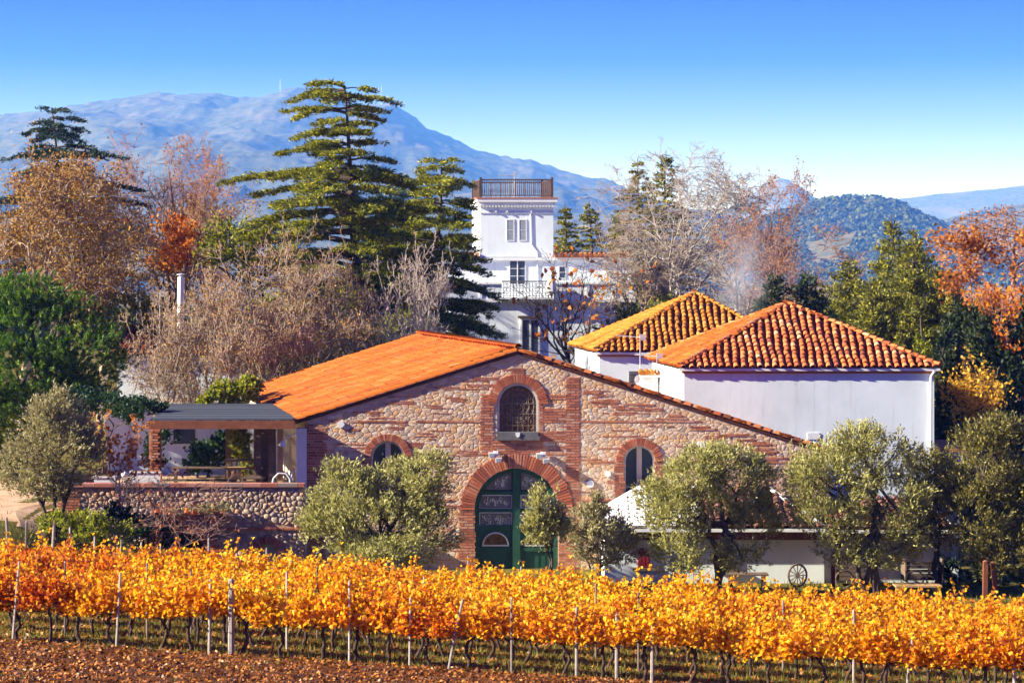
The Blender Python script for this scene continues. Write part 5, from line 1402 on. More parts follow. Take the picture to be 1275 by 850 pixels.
def lobed(name, label, boxes, D, base, seed, leaf, nspr, spr=0.35, per=11, L=0.13, W_=0.045, bark=M_BARK, cat='tree', group=None, stems=3, trunk_r=0.12, upb=0.8, spread=0.7, trunk=True, shell=0.55, dfac=0.8, clump=0.33):
    """crown made of leafy sprigs filling rounded lobes; boxes: [(px, py, half width px, half height px, dy)]"""
    rs = np.random.RandomState(seed); rg = random.Random(seed)
    b0 = px(base[0], base[1], D); z0 = zt(b0.x, D) - 0.1 if len(base) < 3 else base[2]
    root = plant(name, (b0.x, D, z0), label, cat, group)
    o = np.array([b0.x, D, z0])
    Ps, Ds = [], []
    C = []
    tot = sum(bx[2] * bx[3] for bx in boxes)
    for (x, y, a, h, dy) in boxes:
        c = np.array(px(x, y, D + dy)[:]) - o
        ra, rh = a * D / F, h * D / F
        C.append((c, ra, rh))
        n = int(nspr * (a * h) / tot)
        dirs = unit(rs.normal(size=(n, 3)))
        rad = rs.uniform(shell ** 3, 1.0, n) ** (1 / 3.0)
        # uneven outline
        sub = unit(rs.normal(size=(12, 3)) * np.array([1, 1, 0.9]) + np.array([0, -0.25, 0.2]))
        if clump:
            dirs = unit(sub[rs.randint(0, 12, n)] + clump * rs.normal(size=(n, 3)))
        bump = np.array([1 + 0.34 * noise.noise(Vector(d) * 2.3 + Vector((seed, 0, 0))) + 0.18 * noise.noise(Vector(d) * 5.5 + Vector((0, seed, 0))) for d in dirs])
        p = c + dirs * (rad * bump)[:, None] * np.array([ra, ra * dfac, rh])
        ax = dirs * np.array([1, 1, 0.6]); ax[:, 2] += upb
        ax = unit(ax + 0.35 * rs.normal(size=ax.shape))
        t = rs.uniform(-0.1, 1, (n, per))
        pts = p[:, None, :] + ax[:, None, :] * (t * spr)[:, :, None] + rs.normal(size=(n, per, 3)) * spr * 0.13
        Ps.append(pts.reshape(-1, 3)); Ds.append(np.repeat(ax, per, 0))
    V, Fc = leaf_cloud(np.concatenate(Ps), L, W_, rs, np.concatenate(Ds), spread)
    if trunk:
        S = []
        def limb(p, q, r, n=6, w=0.10):
            last = Vector(p)
            for i in range(n):
                t = (i + 1) / n
                c = Vector(p).lerp(Vector(q), t) + Vector((rg.gauss(0, w), rg.gauss(0, w), 0)) * (1 if i < n - 1 else 0) * (Vector(q) - Vector(p)).length * 0.25
                c.z += 0.0
                S.append((*last, *c, r * (1 - 0.6 * i / n), r * (1 - 0.6 * (i + 1) / n))); last = c
        for k in range(stems):
            lobes = [C[(k + j * stems) % len(C)] for j in range(max(1, -(-len(C) // stems)))]
            c0, ra, rh = lobes[0]
            f = (rg.uniform(-0.12, 0.12) * stems * 0.5, rg.uniform(-0.1, 0.1), 0)
            fork = Vector((c0[0] * 0.35 + f[0], c0[1] * 0.35, max(0.3, (c0[2] - rh) * 0.9)))
            limb(f, fork, trunk_r)
            for c, ra, rh in lobes:
                limb(fork, (c[0], c[1], c[2]), trunk_r * 0.6)
                for q in range(5):
                    limb((c[0] * 0.8 + fork.x * 0.2, c[1], c[2] * 0.8 + fork.z * 0.2), (c[0] + rg.uniform(-0.8, 0.8) * ra, c[1] + rg.uniform(-0.8, 0.8) * ra * dfac, c[2] + rg.uniform(-0.3, 0.8) * rh), trunk_r * 0.25, 4)
        Vt, Ft = seg_tubes(np.array(S), 6)
        link('trunk', np_mesh('trunk', Vt, Ft, bark, True), root)
    tag(link('crown', np_mesh('leaves', V, Fc, leaf), root), kind='stuff')
    return root

def conifer(name, label, xp, ytop, ybase, D, seed, leaf, prof, tiers, lean=0.0, zb=None, droop=0.0, tuft=0.30, wid=0.075, dens=1.0, asym=None, bark=M_BARK, r0=0.28, cat='tree', group=None, flat=0.10, nbr=5, gapz=0.0, need_up=0.9, plate=False):
    """cedar or fir: straight trunk with tiers of branches that carry flat plates of needles; prof: [(height fraction, branch length m)]"""
    rs = np.random.RandomState(seed)
    top = px(xp + lean, ytop, D); b0 = px(xp, ybase, D)
    z0 = zt(b0.x, D) - 0.1 if zb is None else zb
    h = top.z - z0
    root = plant(name, (b0.x, D, z0), label, cat, group)
    S, Ps, Ds = [], [], []
    lx = (top.x - b0.x)
    tp = lambda t: np.array([lx * t ** 1.5 + 0.12 * math.sin(t * 7 + seed), 0.1 * math.sin(t * 5 + seed * 2), h * t])
    N = 16
    for i in range(N):
        a, c = tp(i / N), tp((i + 1) / N)
        S.append((*a, *c, r0 * (1 - 0.93 * i / N), r0 * (1 - 0.93 * (i + 1) / N)))
    ph, pl = [p[0] for p in prof], [p[1] for p in prof]
    az = rs.uniform(0, 6.28)
    for k in range(tiers):
        t = ph[0] + (ph[-1] - ph[0]) * (k + rs.uniform(0.1, 0.9)) / tiers
        for q in range(nbr):
            az += 2.4 + rs.uniform(-0.4, 0.4)
            dr = np.array([math.cos(az), math.sin(az)])
            Lb = np.interp(t, ph, pl) * rs.uniform(0.55, 1.12)
            if asym is not None: Lb *= asym(t, dr[0])
            if Lb < 0.25: continue
            base = tp(t) + np.array([0, 0, rs.uniform(-0.15, 0.15)])
            rise = (rs.uniform(0.0, 0.30) if plate else rs.uniform(-0.02, 0.22)) - droop; bow = 0.26 if plate else 0.12
            if plate: Lb *= rs.uniform(0.75, 1.08)
            nb = 7
            pts = [base]
            for i in range(nb):
                s = (i + 1) / nb
                pts.append(base + np.array([dr[0] * Lb * s, dr[1] * Lb * s, Lb * (rise * s - bow * s * s * (1 + droop * 2)) + rs.uniform(-0.04, 0.04)]))
            for i in range(nb):
                rb = max(0.018, r0 * 0.28 * (Lb / 4) * (1 - 0.85 * i / nb))
                S.append((*pts[i], *pts[i + 1], rb, rb * 0.85))
            perp = np.array([-dr[1], dr[0]])
            nsub = max(4, int(Lb * 4.2 * dens))
            for j in range(nsub):
                s = rs.uniform(0.22, 1.0)
                c = base + np.array([dr[0] * Lb * s, dr[1] * Lb * s, Lb * (rise * s - bow * s * s * (1 + droop * 2))])
                sl = (0.25 + 0.42 * Lb * (1.05 - s) + 0.12 * Lb) * rs.uniform(0.5, 1.1) * 0.62
                if plate: sl = (0.34 * Lb * (1.1 - s) + 0.42) * rs.uniform(0.6, 1.15)
                sd = dr * rs.uniform(0.3, 0.9) + perp * rs.choice([-1, 1]) * rs.uniform(0.4, 1.0)
                sd /= np.linalg.norm(sd)
                n = max(5, int(sl * 22 * dens))
                u = rs.uniform(0, 1, n)
                szz = rs.uniform(-0.14, 0.16) if plate else 0.0
                P = c + np.stack([sd[0] * sl * u, sd[1] * sl * u, szz * sl * u - (0.05 + 0.25 * (szz > 0.1)) * sl * u * u + rs.normal(size=n) * flat * 0.5], 1) + np.concatenate([rs.normal(size=(n, 2)) * 0.07, np.zeros((n, 1))], 1)
                Ps.append(P)
                dd = np.tile(np.array([sd[0], sd[1], 0.1]), (n, 1)); dd[:, 2] += rs.uniform(0, need_up, n)
                Ds.append(dd)
    V, Fc = seg_tubes(np.array(S), 5)
    link('trunk', np_mesh('trunk', V, Fc, bark, True), root)
    P = np.concatenate(Ps)
    V, Fc = leaf_cloud(P, tuft, wid, rs, np.concatenate(Ds), 0.8)
    tag(link('crown', np_mesh('needles', V, Fc, leaf), root), kind='stuff')
    return root

# ================================================================== park trees behind the buildings
# --- the great cedar and its companions
conifer('cedar_tree', 'tall flat-topped cedar with layered yellow-green branches behind the warehouse roof', 456, 106, 440, 118, 7, L_CEDAR,
        [(0.22, 3.8), (0.42, 5.4), (0.58, 6.4), (0.71, 6.3), (0.76, 4.2), (0.84, 3.2), (0.90, 2.6), (0.95, 3.2), (1.0, 2.2)], 38, lean=-30, r0=0.42,
        asym=lambda t, c: (1.05 if c < 0 else 0.74), tuft=0.23, wid=0.06, dens=2.1, flat=0.11, plate=True, nbr=3)
conifer('cedar_tree', 'broad dark green cedar beside the white tower', 540, 196, 440, 124, 8, L_CEDAR,
        [(0.15, 4.6), (0.40, 4.9), (0.62, 4.6), (0.80, 3.6), (0.92, 2.4), (1.0, 1.0)], 30, lean=8, r0=0.34, asym=lambda t, c: (0.8 if c > 0 else 1.0), tuft=0.22, wid=0.06, droop=0.03, dens=1.9, flat=0.12, plate=True, nbr=4)
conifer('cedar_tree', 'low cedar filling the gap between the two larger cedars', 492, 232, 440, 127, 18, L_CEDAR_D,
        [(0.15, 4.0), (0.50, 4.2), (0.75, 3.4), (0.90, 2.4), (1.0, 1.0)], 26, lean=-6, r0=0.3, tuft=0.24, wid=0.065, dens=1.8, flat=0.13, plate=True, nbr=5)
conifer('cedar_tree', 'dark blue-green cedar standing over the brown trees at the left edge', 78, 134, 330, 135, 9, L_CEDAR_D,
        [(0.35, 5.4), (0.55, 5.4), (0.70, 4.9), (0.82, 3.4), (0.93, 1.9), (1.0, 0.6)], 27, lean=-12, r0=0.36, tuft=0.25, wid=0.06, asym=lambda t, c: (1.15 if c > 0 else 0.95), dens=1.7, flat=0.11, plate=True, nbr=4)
# --- slim conifers right of the tower
for i, (xp, yt_, D_, w, lab) in enumerate(((703, 254, 172, 1.7, 'small fir peeking out just right of the white tower'), (735, 250, 174, 2.0, 'fir between the white tower and the bare trees'),
        (796, 197, 165, 2.6, 'pointed fir with a dead-brown side behind the bare trees'), (830, 187, 163, 2.8, 'tallest pointed fir behind the pale bare trees'), (770, 262, 168, 2.2, 'low fir half hidden by bare twigs near the tower'))):
    conifer('fir_tree', lab, xp, yt_, 400, D_, 40 + i, L_CYP, [(0.25, w), (0.6, w * 0.85), (0.85, w * 0.45), (1.0, 0.12)], 30, tuft=0.30, wid=0.10, dens=1.2, nbr=5, droop=0.05, group='firs behind the mansion', need_up=1.3)
# --- cypresses and dense evergreens at right
for i, (xp, yt_, D_, w, leaf, lab) in enumerate(((1112, 268, 120, 2.5, L_CYP, 'tallest twin-topped evergreen behind the red-tiled roof'), (1140, 283, 117, 2.9, L_CYP, 'broad evergreen with ragged drooping top behind the red-tiled roof'),
        (1060, 318, 121, 2.6, L_CYP, 'rounded evergreen behind the top of the red-tiled roof'), (1005, 330, 118, 2.2, L_CYP_D, 'dark evergreen over the gap between the two tiled roofs'), (962, 336, 117, 1.9, L_CYP_D, 'dark evergreen beside the rising smoke'),
        (1172, 330, 116, 2.6, L_CYP, 'evergreen with spreading limbs at the end of the tiled roof'), (1085, 350, 113, 2.4, L_CYP, 'low olive-green evergreen just above the tile hip'), (1150, 392, 108, 0.75, L_BUSH, 'slim light green cypress at the corner of the white house'))):
    conifer('evergreen_tree', lab, xp, yt_, 440, D_, 60 + i, leaf, [(0.15, w), (0.45, w * 0.98), (0.68, w * 0.66), (0.86, w * 0.28), (1.0, 0.06)], 28, tuft=0.21, wid=0.075, dens=1.7, nbr=6, droop=-0.22, group='evergreens behind the white house', need_up=1.6, flat=0.2)
# --- dark shaded evergreens behind the olives at right
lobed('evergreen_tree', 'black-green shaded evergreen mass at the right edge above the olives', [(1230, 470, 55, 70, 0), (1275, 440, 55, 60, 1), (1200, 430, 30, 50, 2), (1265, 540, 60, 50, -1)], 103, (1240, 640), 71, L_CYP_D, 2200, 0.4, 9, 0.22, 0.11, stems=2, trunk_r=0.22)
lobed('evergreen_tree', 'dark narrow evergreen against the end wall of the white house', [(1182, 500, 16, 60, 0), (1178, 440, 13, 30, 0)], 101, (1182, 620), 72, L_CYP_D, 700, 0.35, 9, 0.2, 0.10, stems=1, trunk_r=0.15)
broadleaf('maple_tree', 'small yellow-leaved tree beside the end of the white house', 1212, 455, 99, 70, 73, 3, M_BARK, L_YELLOW, 1300, 0.18, jitter=0.25)
broadleaf('beech_tree', 'orange-red autumn tree at the right edge over the dark evergreens', 1268, 280, 108, 190, 74, 4, M_BARK_P, L_RUST, 6500, 0.19, jitter=0.22, rmin=0.0016, leaf_where=lambda x, y: (y > 290))
broadleaf('bare_tree', 'pinkish bare tree fading into haze at the right edge', 1262, 232, 150, 175, 75, 4, M_BARK_P, L_RUST, 1500, 0.16)
broadleaf('bare_tree', 'brown bare tree in front of the orange tree at the right edge', 1290, 330, 104, 150, 76, 4, M_BARK_P, L_ORANGE, 1500, 0.22)
# --- bare trees with pale limbs right of the tower
kw = dict(rmin=0.0013, r0=0.02, nchild=(10, 7, 6, 5), angle=(30, 35, 42, 45), up=(0.02, 0.10, 0.05, 0), first=0.3)
broadleaf('bare_tree', 'pale-limbed bare tree rising behind the yellow-tiled house', 862, 192, 128, 190, 81, 4, M_BARK_W, key='w1', group='pale bare trees', dfac=0.6, **kw)
broadleaf('bare_tree', 'slim pale bare tree beside the smoke', 915, 205, 130, 140, 82, 4, M_BARK_W, key='w2', group='pale bare trees', dfac=0.6, **kw)
broadleaf('bare_tree', 'bushy grey bare tree between the mansion and the yellow-tiled house', 800, 225, 132, 120, 83, 4, M_BARK_T, key='w3', group='pale bare trees', **kw)
broadleaf('bare_tree', 'reddish bare tree with dry leaves behind the tiled roofs', 950, 222, 124, 120, 84, 4, M_BARK_P, L_RUST, 1400, 0.13, key='w4', group='pale bare trees', **kw)
broadleaf('bare_tree', 'low pinkish bare tree behind the evergreen tops', 1010, 285, 140, 150, 85, 4, M_BARK_P, L_RUST, 700, 0.12)
broadleaf('bare_tree', 'low twiggy tree with a few leaves left of the yellow-tiled roof', 800, 335, 120, 90, 86, 4, M_BARK_T, L_BROWN, 900, 0.13)
broadleaf('plane_tree', 'sparse young plane with large yellow leaves before the mansion', 722, 318, 116, 150, 87, 3, M_BARK, L_ORANGE, 210, 0.26, jitter=0.1, rmin=0.002, nchild=(9, 5, 4), angle=(35, 40, 45), up=(0.02, 0.12, 0.05), stems=2, six=True)
lobed('laurel_bush', 'yellow-green bush left of the yellow-tiled roof', [(790, 405, 30, 25, 0), (760, 425, 28, 22, 0), (825, 385, 18, 18, 1)], 118, (790, 450), 88, L_BUSH, 420, 0.3, 9, 0.16, 0.09, stems=2, cat='bush')
# --- left park: brown, orange and bare trees
kb = dict(nchild=(8, 6, 6, 5), angle=(45, 45, 50, 50), up=(0.0, 0.05, 0.03, 0), first=0.2)
broadleaf('oak_tree', 'large tan-leaved oak at the left edge below the dark cedar', 25, 205, 112, 240, 91, 4, M_BARK_T, L_BROWN, 16000, 0.13, jitter=0.30, **kb)
broadleaf('oak_tree', 'brown half-bare oak between the stone pine and the orange tree', 130, 262, 116, 190, 92, 4, M_BARK_T, L_BROWN, 8000, 0.12, jitter=0.28, **kb)
broadleaf('poplar_tree', 'pink bare tree standing against the mountain, right of the dark cedar', 205, 172, 142, 150, 93, 4, M_BARK_P, L_RUST, 1300, 0.14, rmin=0.0012, r0=0.02, nchild=(9, 7, 6, 4), angle=(28, 35, 40, 45), up=(0.02, 0.1, 0.05, 0), first=0.3)
broadleaf('poplar_tree', 'rosy bare tree just left of the great cedar', 272, 200, 140, 110, 94, 4, M_BARK_P, L_RUST, 1800, 0.15, rmin=0.0012, r0=0.02, nchild=(9, 7, 6, 4), angle=(28, 35, 40, 45), up=(0.02, 0.1, 0.05, 0), first=0.3)
broadleaf('plane_tree', 'plane tree with a bright orange crown above the chimney pipe', 205, 235, 117, 140, 95, 4, M_BARK, L_ORANGE, 1300, 0.24, jitter=0.15, leaf_where=lambda x, y: ((abs(x - 214) < 27) & (abs(y - 302) < 32)) | (np.sin(x * 0.7) * np.sin(y * 0.5) > 0.93), nchild=(8, 5, 4, 4), angle=(32, 38, 45, 45), up=(0.02, 0.1, 0.05, 0))
broadleaf('plane_tree', 'rust-leaved tree behind the bare thicket, left of the cedar', 255, 235, 128, 130, 96, 4, M_BARK_P, L_BROWN, 2000, 0.14, jitter=0.25, rmin=0.0014, **kb)
lobed('pine_tree', 'yellow-green pine low between the bare trees and the cedar', [(285, 300, 34, 26, 0), (255, 320, 24, 20, 1), (320, 330, 30, 26, 1), (390, 370, 40, 30, -3), (420, 400, 40, 30, -4), (350, 400, 40, 30, -3), (370, 330, 40, 30, 2)], 124, (330, 440), 97, L_CEDAR, 1500, 0.4, 9, 0.24, 0.09, stems=3)
tw = dict(rmin_px=0.7, nchild=(7, 6, 5, 3), angle=(48, 50, 52, 50), up=(0.0, 0.05, 0.03, 0), first=0.12, stems=3, wig=(0.08, 0.12, 0.15, 0.16))
for i, (xp, yt_, D_, w, key, bark, nl, lab) in enumerate(((255, 345, 105, 130, 't1', M_BARK_T, 2200, 'dense tan thicket tree before the low house, by the chimney pipe'), (345, 300, 107, 150, 't2', M_BARK_T, 2600, 'largest bare thicket tree before the low house'),
        (318, 385, 103, 110, 't3', M_BARK_T, 1500, 'low dense bare shrub tree just above the pergola'), (428, 335, 108, 110, 't1', M_BARK_G, 1500, 'bare grey tree in front of the great cedar trunk'),
        (512, 318, 107, 90, 't2', M_BARK_W, 200, 'pale bare tree right of the cedar trunk above the roof ridge'), (385, 380, 105, 150, 't3', M_BARK_T, 2200, 'bare brown shrub tree at the warehouse roof edge'), (203, 385, 104, 95, 't2', M_BARK_T, 900, 'small bare tree before the white wall of the low house'))):
    broadleaf('thicket_tree', lab, xp, yt_, D_, w, 100 + i, 4, bark, L_BROWN, nl, 0.11, key=key, group='bare thicket behind the pergola', jitter=0.1, **tw)
lobed('laurel_bush', 'olive-green undergrowth bush beneath the great cedar', [(430, 430, 45, 30, 0), (380, 440, 40, 26, 0), (500, 420, 40, 26, 1), (340, 455, 36, 22, 0)], 110, (430, 470), 110, L_BUSH, 800, 0.3, 9, 0.15, 0.08, stems=3, cat='bush')
lobed('laurel_bush', 'dull olive undergrowth bush between the oak and the chimney pipe', [(165, 395, 40, 26, 0), (120, 410, 40, 30, 0), (205, 410, 30, 22, 0)], 114, (165, 450), 111, L_CYP, 700, 0.3, 9, 0.16, 0.08, stems=3, cat='bush')
# --- the stone pine
lobed('stone_pine', 'dense green stone pine with bright shoot tips at the left edge', [(45, 440, 105, 80, 0), (105, 452, 52, 50, -1), (20, 480, 90, 60, -1), (75, 500, 62, 36, -1), (-30, 420, 60, 70, 1), (30, 375, 60, 34, 0.5), (0, 530, 60, 50, 0), (-30, 580, 50, 50, 1)], 93, (40, 640), 120, L_PINE, 6500, 0.22, 20, 0.20, 0.034, stems=2, trunk_r=0.25, upb=0.8, spread=1.3, shell=0.72, clump=0.5)
# --- creepers and bushes round the pergola
lobed('creeper', 'dark creeper heaped over the left end of the pergola roof', [(130, 508, 46, 16, 0), (175, 512, 30, 12, -2), (95, 500, 30, 16, 1)], 88, (130, 560), 121, L_IVY, 620, 0.25, 9, 0.13, 0.10, stems=2, trunk_r=0.05, cat='creeper', upb=0.2)
lobed('creeper', 'bright yellow-green creeper on the back of the pergola roof', [(290, 492, 30, 13, 0), (310, 483, 18, 10, 1), (265, 500, 16, 8, -1)], 91.5, (300, 560), 122, L_BUSH, 420, 0.25, 9, 0.14, 0.10, stems=2, trunk_r=0.05, cat='creeper')
lobed('shrub', 'dark leafy shrub before the white garden wall under the pergola', [(262, 568, 24, 20, 0), (248, 580, 16, 12, 0), (280, 558, 14, 18, 0)], 90.5, (262, 600, 2.5), 123, L_IVY, 330, 0.25, 9, 0.16, 0.10, stems=2, trunk_r=0.04, cat='bush')
lobed('creeper', 'yellow-green creeper climbing the pergola posts', [(300, 552, 10, 24, 0), (307, 578, 8, 16, 0)], 87.5, (302, 604, 2.55), 124, L_BUSH, 240, 0.2, 9, 0.12, 0.08, stems=1, trunk_r=0.04, cat='creeper')
lobed('creeper', 'thin dark creeper hanging on the brick pillar of the pergola', [(196, 560, 12, 26, 0), (212, 545, 10, 9, 0)], 83.6, (196, 603, 2.55), 125, L_IVY, 170, 0.25, 8, 0.10, 0.08, stems=2, trunk_r=0.02, cat='creeper')
lobed('succulent_plant', 'grey-green trailing plants along the brick ledge of the terrace', [(262, 634, 16, 5, 0), (232, 637, 20, 4, 0), (280, 631, 8, 5, 0)], 81.65, (255, 640, 2.1), 126, L_OLIVE_S, 150, 0.12, 8, 0.09, 0.05, trunk=False, cat='plant')
# --- saplings and shrubs before the terrace
broadleaf('sapling', 'sapling with red-orange leaves and pale stem before the terrace wall', 148, 522, 79.0, 95, 131, 3, M_BARK_W, L_RUST, 520, 0.14, leaf_where=lambda x, y: y < 592, nchild=(9, 5, 4), angle=(42, 42, 45), up=(0.02, 0.12, 0.06), jitter=0.05, first=0.35, six=True, r0=0.018)
broadleaf('bare_shrub', 'spreading bare shrub with few red leaves before the terrace arch', 205, 590, 78.5, 170, 132, 3, M_BARK_P, L_RED, 260, 0.11, nchild=(9, 6, 4), angle=(60, 50, 48), up=(0.0, 0.05, 0.03), stems=4, first=0.15, jitter=0.05, cat='bush', r0=0.016)
lobed('shrub', 'yellow-green shrub at the foot of the terrace wall', [(100, 660, 36, 20, 0), (70, 655, 20, 14, 0), (135, 668, 30, 14, 0)], 77, (100, 690), 133, L_BUSH, 520, 0.25, 9, 0.11, 0.06, stems=3, trunk_r=0.03, cat='bush')
lobed('shrub', 'dark ivy shrub below the terrace arch', [(185, 668, 36, 20, 0), (150, 645, 18, 16, 0.5)], 78.5, (180, 690), 134, L_IVY, 420, 0.25, 9, 0.11, 0.08, stems=3, trunk_r=0.03, cat='bush')
# --- olive trees
OG = 'olive trees before the buildings'
lobed('olive_tree', 'silvery olive tree at the left end of the terrace', [(65, 560, 52, 58, 0), (35, 585, 32, 40, 0), (95, 575, 30, 46, 0), (72, 515, 28, 28, 0), (60, 605, 40, 20, 0)], 78.5, (70, 640), 141, L_OLIVE_S, 1552, 0.32, 12, group=OG)
lobed('olive_tree', 'big round olive tree left of the green door', [(438, 622, 46, 36, 0), (512, 612, 46, 36, 0.3), (475, 660, 82, 42, -0.4), (412, 658, 36, 36, -0.3), (425, 590, 24, 15, 0), (532, 582, 26, 16, 0), (540, 660, 32, 34, -0.3), (470, 692, 72, 20, -0.5), (478, 606, 30, 20, 0.4)], 77, (475, 712), 142, L_OLIVE, 3105, 0.34, 12, group=OG)
lobed('olive_tree', 'small upright olive tree in front of the green door', [(678, 640, 19, 34, 0), (672, 660, 20, 22, 0), (690, 662, 15, 24, 0)], 75, (685, 712), 143, L_OLIVE, 540, 0.3, 12, group=OG, trunk_r=0.06, stems=2)
lobed('olive_tree', 'low shaded olive bush right of the green door', [(745, 675, 38, 30, 0), (728, 655, 16, 26, 0), (742, 638, 12, 22, 0), (770, 685, 22, 20, 0)], 76.2, (745, 712), 144, L_OLIVE_S, 837, 0.3, 12, group=OG, trunk_r=0.06)
lobed('olive_tree', 'wide olive tree before the red-shuttered annex', [(856, 606, 44, 34, 0), (922, 606, 42, 40, 0.3), (842, 650, 40, 34, -0.4), (888, 578, 46, 20, 0), (940, 650, 28, 36, 0.2), (815, 622, 20, 24, 0), (850, 692, 38, 22, -0.4), (925, 690, 32, 22, 0)], 76, (893, 722), 145, L_OLIVE, 2700, 0.34, 12, group=OG, trunk_r=0.14, stems=2)
lobed('olive_tree', 'many-stemmed olive tree before the white house wall', [(1040, 600, 62, 46, 0), (1090, 580, 48, 46, 0.3), (1070, 552, 34, 22, 0), (1105, 625, 52, 40, 0), (1030, 645, 46, 26, -0.3), (1000, 600, 28, 28, 0), (1130, 655, 32, 32, -0.3), (1112, 690, 34, 22, 0.2), (1045, 682, 30, 20, 0.2), (1075, 700, 44, 16, 0.3)], 76, (1085, 724), 146, L_OLIVE, 2632, 0.34, 12, group=OG, trunk_r=0.11, stems=4)
lobed('olive_tree', 'olive tree squeezed between the white wall and the darkest olive', [(1160, 600, 34, 40, 0), (1170, 645, 36, 40, 0), (1150, 575, 18, 16, 0)], 78, (1165, 724), 147, L_OLIVE_SHADE, 1080, 0.34, 12, group=OG, stems=2)
lobed('olive_tree', 'darkest olive tree at the right edge of the yard', [(1225, 585, 50, 56, 0), (1265, 620, 40, 60, 0), (1215, 650, 46, 50, -0.3), (1260, 690, 50, 40, -0.4), (1240, 540, 34, 18, 0)], 76, (1228, 735), 148, L_OLIVE_SHADE, 2430, 0.34, 12, group=OG, stems=3)

lobed('shrub', 'dark shrub behind the reddish posts at the right edge', [(1250, 705, 50, 30, 0), (1200, 715, 34, 22, 0.5), (1275, 660, 30, 40, 0.5)], 79, (1245, 735), 149, L_CYP_D, 900, 0.3, 10, 0.14, 0.07, stems=3, trunk_r=0.04, cat='bush')
# ================================================================== the vineyard
rs = np.random.RandomState(51); rng = random.Random(51)
ROW_DX, ROW_DY = 22.2, -4.0
rl = math.hypot(ROW_DX, ROW_DY)
rux, ruy = ROW_DX / rl, ROW_DY / rl
row_rot = math.atan2(ruy, rux)
def vine_meshes(seed):
    rs = np.random.RandomState(seed); rg = random.Random(seed)
    S = []
    p = Vector((0, 0, -0.12)); r = rg.uniform(0.032, 0.044); lean = rg.uniform(-0.34, 0.34); hd = rg.uniform(0.70, 0.80)
    n = 7
    for i in range(n):
        t = (i + 1) / n
        q = Vector((lean * math.sin(t * 2.6) + rg.gauss(0, 0.022), rg.gauss(0, 0.022), -0.12 + (hd + 0.12) * t))
        S.append((*p, *q, r * (1.25 - 0.35 * i / n), r * (1.25 - 0.35 * t))); p = q
    head = p.copy(); canes = []
    for s in (-1, 1):
        p = head.copy(); L = rg.uniform(0.45, 0.62)
        for i in range(5):
            q = head + Vector((s * L * (i + 1) / 5, rg.gauss(0, 0.02), 0.02 + 0.06 * math.sin((i + 1) / 5 * 2.5) + rg.gauss(0, 0.015)))
            S.append((*p, *q, r * (0.75 - 0.1 * i), r * (0.65 - 0.1 * i))); p = q
            for k in range(2):
                b = q.copy(); d = Vector((rg.gauss(0, 0.25), rg.gauss(0, 0.22), 1)).normalized(); Lc = rg.choice([rg.uniform(0.3, 0.55), rg.uniform(0.5, 0.85)])
                for j in range(5):
                    d = Vector((d.x + rg.gauss(0, 0.10), d.y + rg.gauss(0, 0.10), d.z)).normalized()
                    e = b + d * (Lc / 5); S.append((*b, *e, 0.008, 0.006)); canes.append((b.copy(), e.copy())); b = e
    stray = []
    for k in range(4):
        b = head + Vector((rg.uniform(-0.5, 0.5), 0, 0.3)); d = Vector((rg.gauss(0, 0.5), rg.gauss(0, 0.35), 1)).normalized()
        for j in range(8):
            d = Vector((d.x + rg.gauss(0, 0.13), d.y + rg.gauss(0, 0.1), d.z - 0.10)).normalized()
            e = b + d * rg.uniform(0.09, 0.13); S.append((*b, *e, 0.006, 0.005)); stray.append((b.copy(), e.copy())); b = e
    V, Fc = seg_tubes(np.array(S), 6)
    wood = np_mesh('vine_wood', V, Fc, M_BARK_V, True)
    nL = rs.randint(760, 940)
    i = rs.randint(0, len(canes), nL)
    A = np.array([c[0][:] for c in canes]); B = np.array([c[1][:] for c in canes])
    P = A[i] + (B[i] - A[i]) * rs.uniform(0, 1, (nL, 1)) + rs.normal(size=(nL, 3)) * np.array([0.085, 0.13, 0.06])
    P[:, 2] = np.maximum(P[:, 2], hd - 0.04 + rs.uniform(0, 0.2, nL))
    P = np.concatenate([P, np.array([(b_.lerp(e_, rg.random()) + Vector((rg.gauss(0, 0.04), rg.gauss(0, 0.04), rg.gauss(0, 0.04))))[:] for b_, e_ in stray for _ in range(2)])])
    V, Fc = leaf_cloud(P, 0.094, 0.086, rs, six=True, droop=0.5)
    return wood, V, Fc
VM = []
for s in range(8):
    wood, V, Fc = vine_meshes(300 + s)
    VM.append((wood, [np_mesh('vine_leaves', V, Fc, L_VINE[c]) for c in range(3)]))
NTH = 'first second third fourth fifth sixth seventh eighth ninth tenth eleventh twelfth thirteenth fourteenth fifteenth sixteenth seventeenth eighteenth nineteenth twentieth'.split() + ['twenty-' + w for w in 'first second third fourth fifth sixth seventh eighth ninth'.split()]
ORD = ['front row', 'second row', 'third row', 'fourth row', 'fifth row', 'sixth row', 'seventh row', 'back row']
protos = {}
NROW = 6
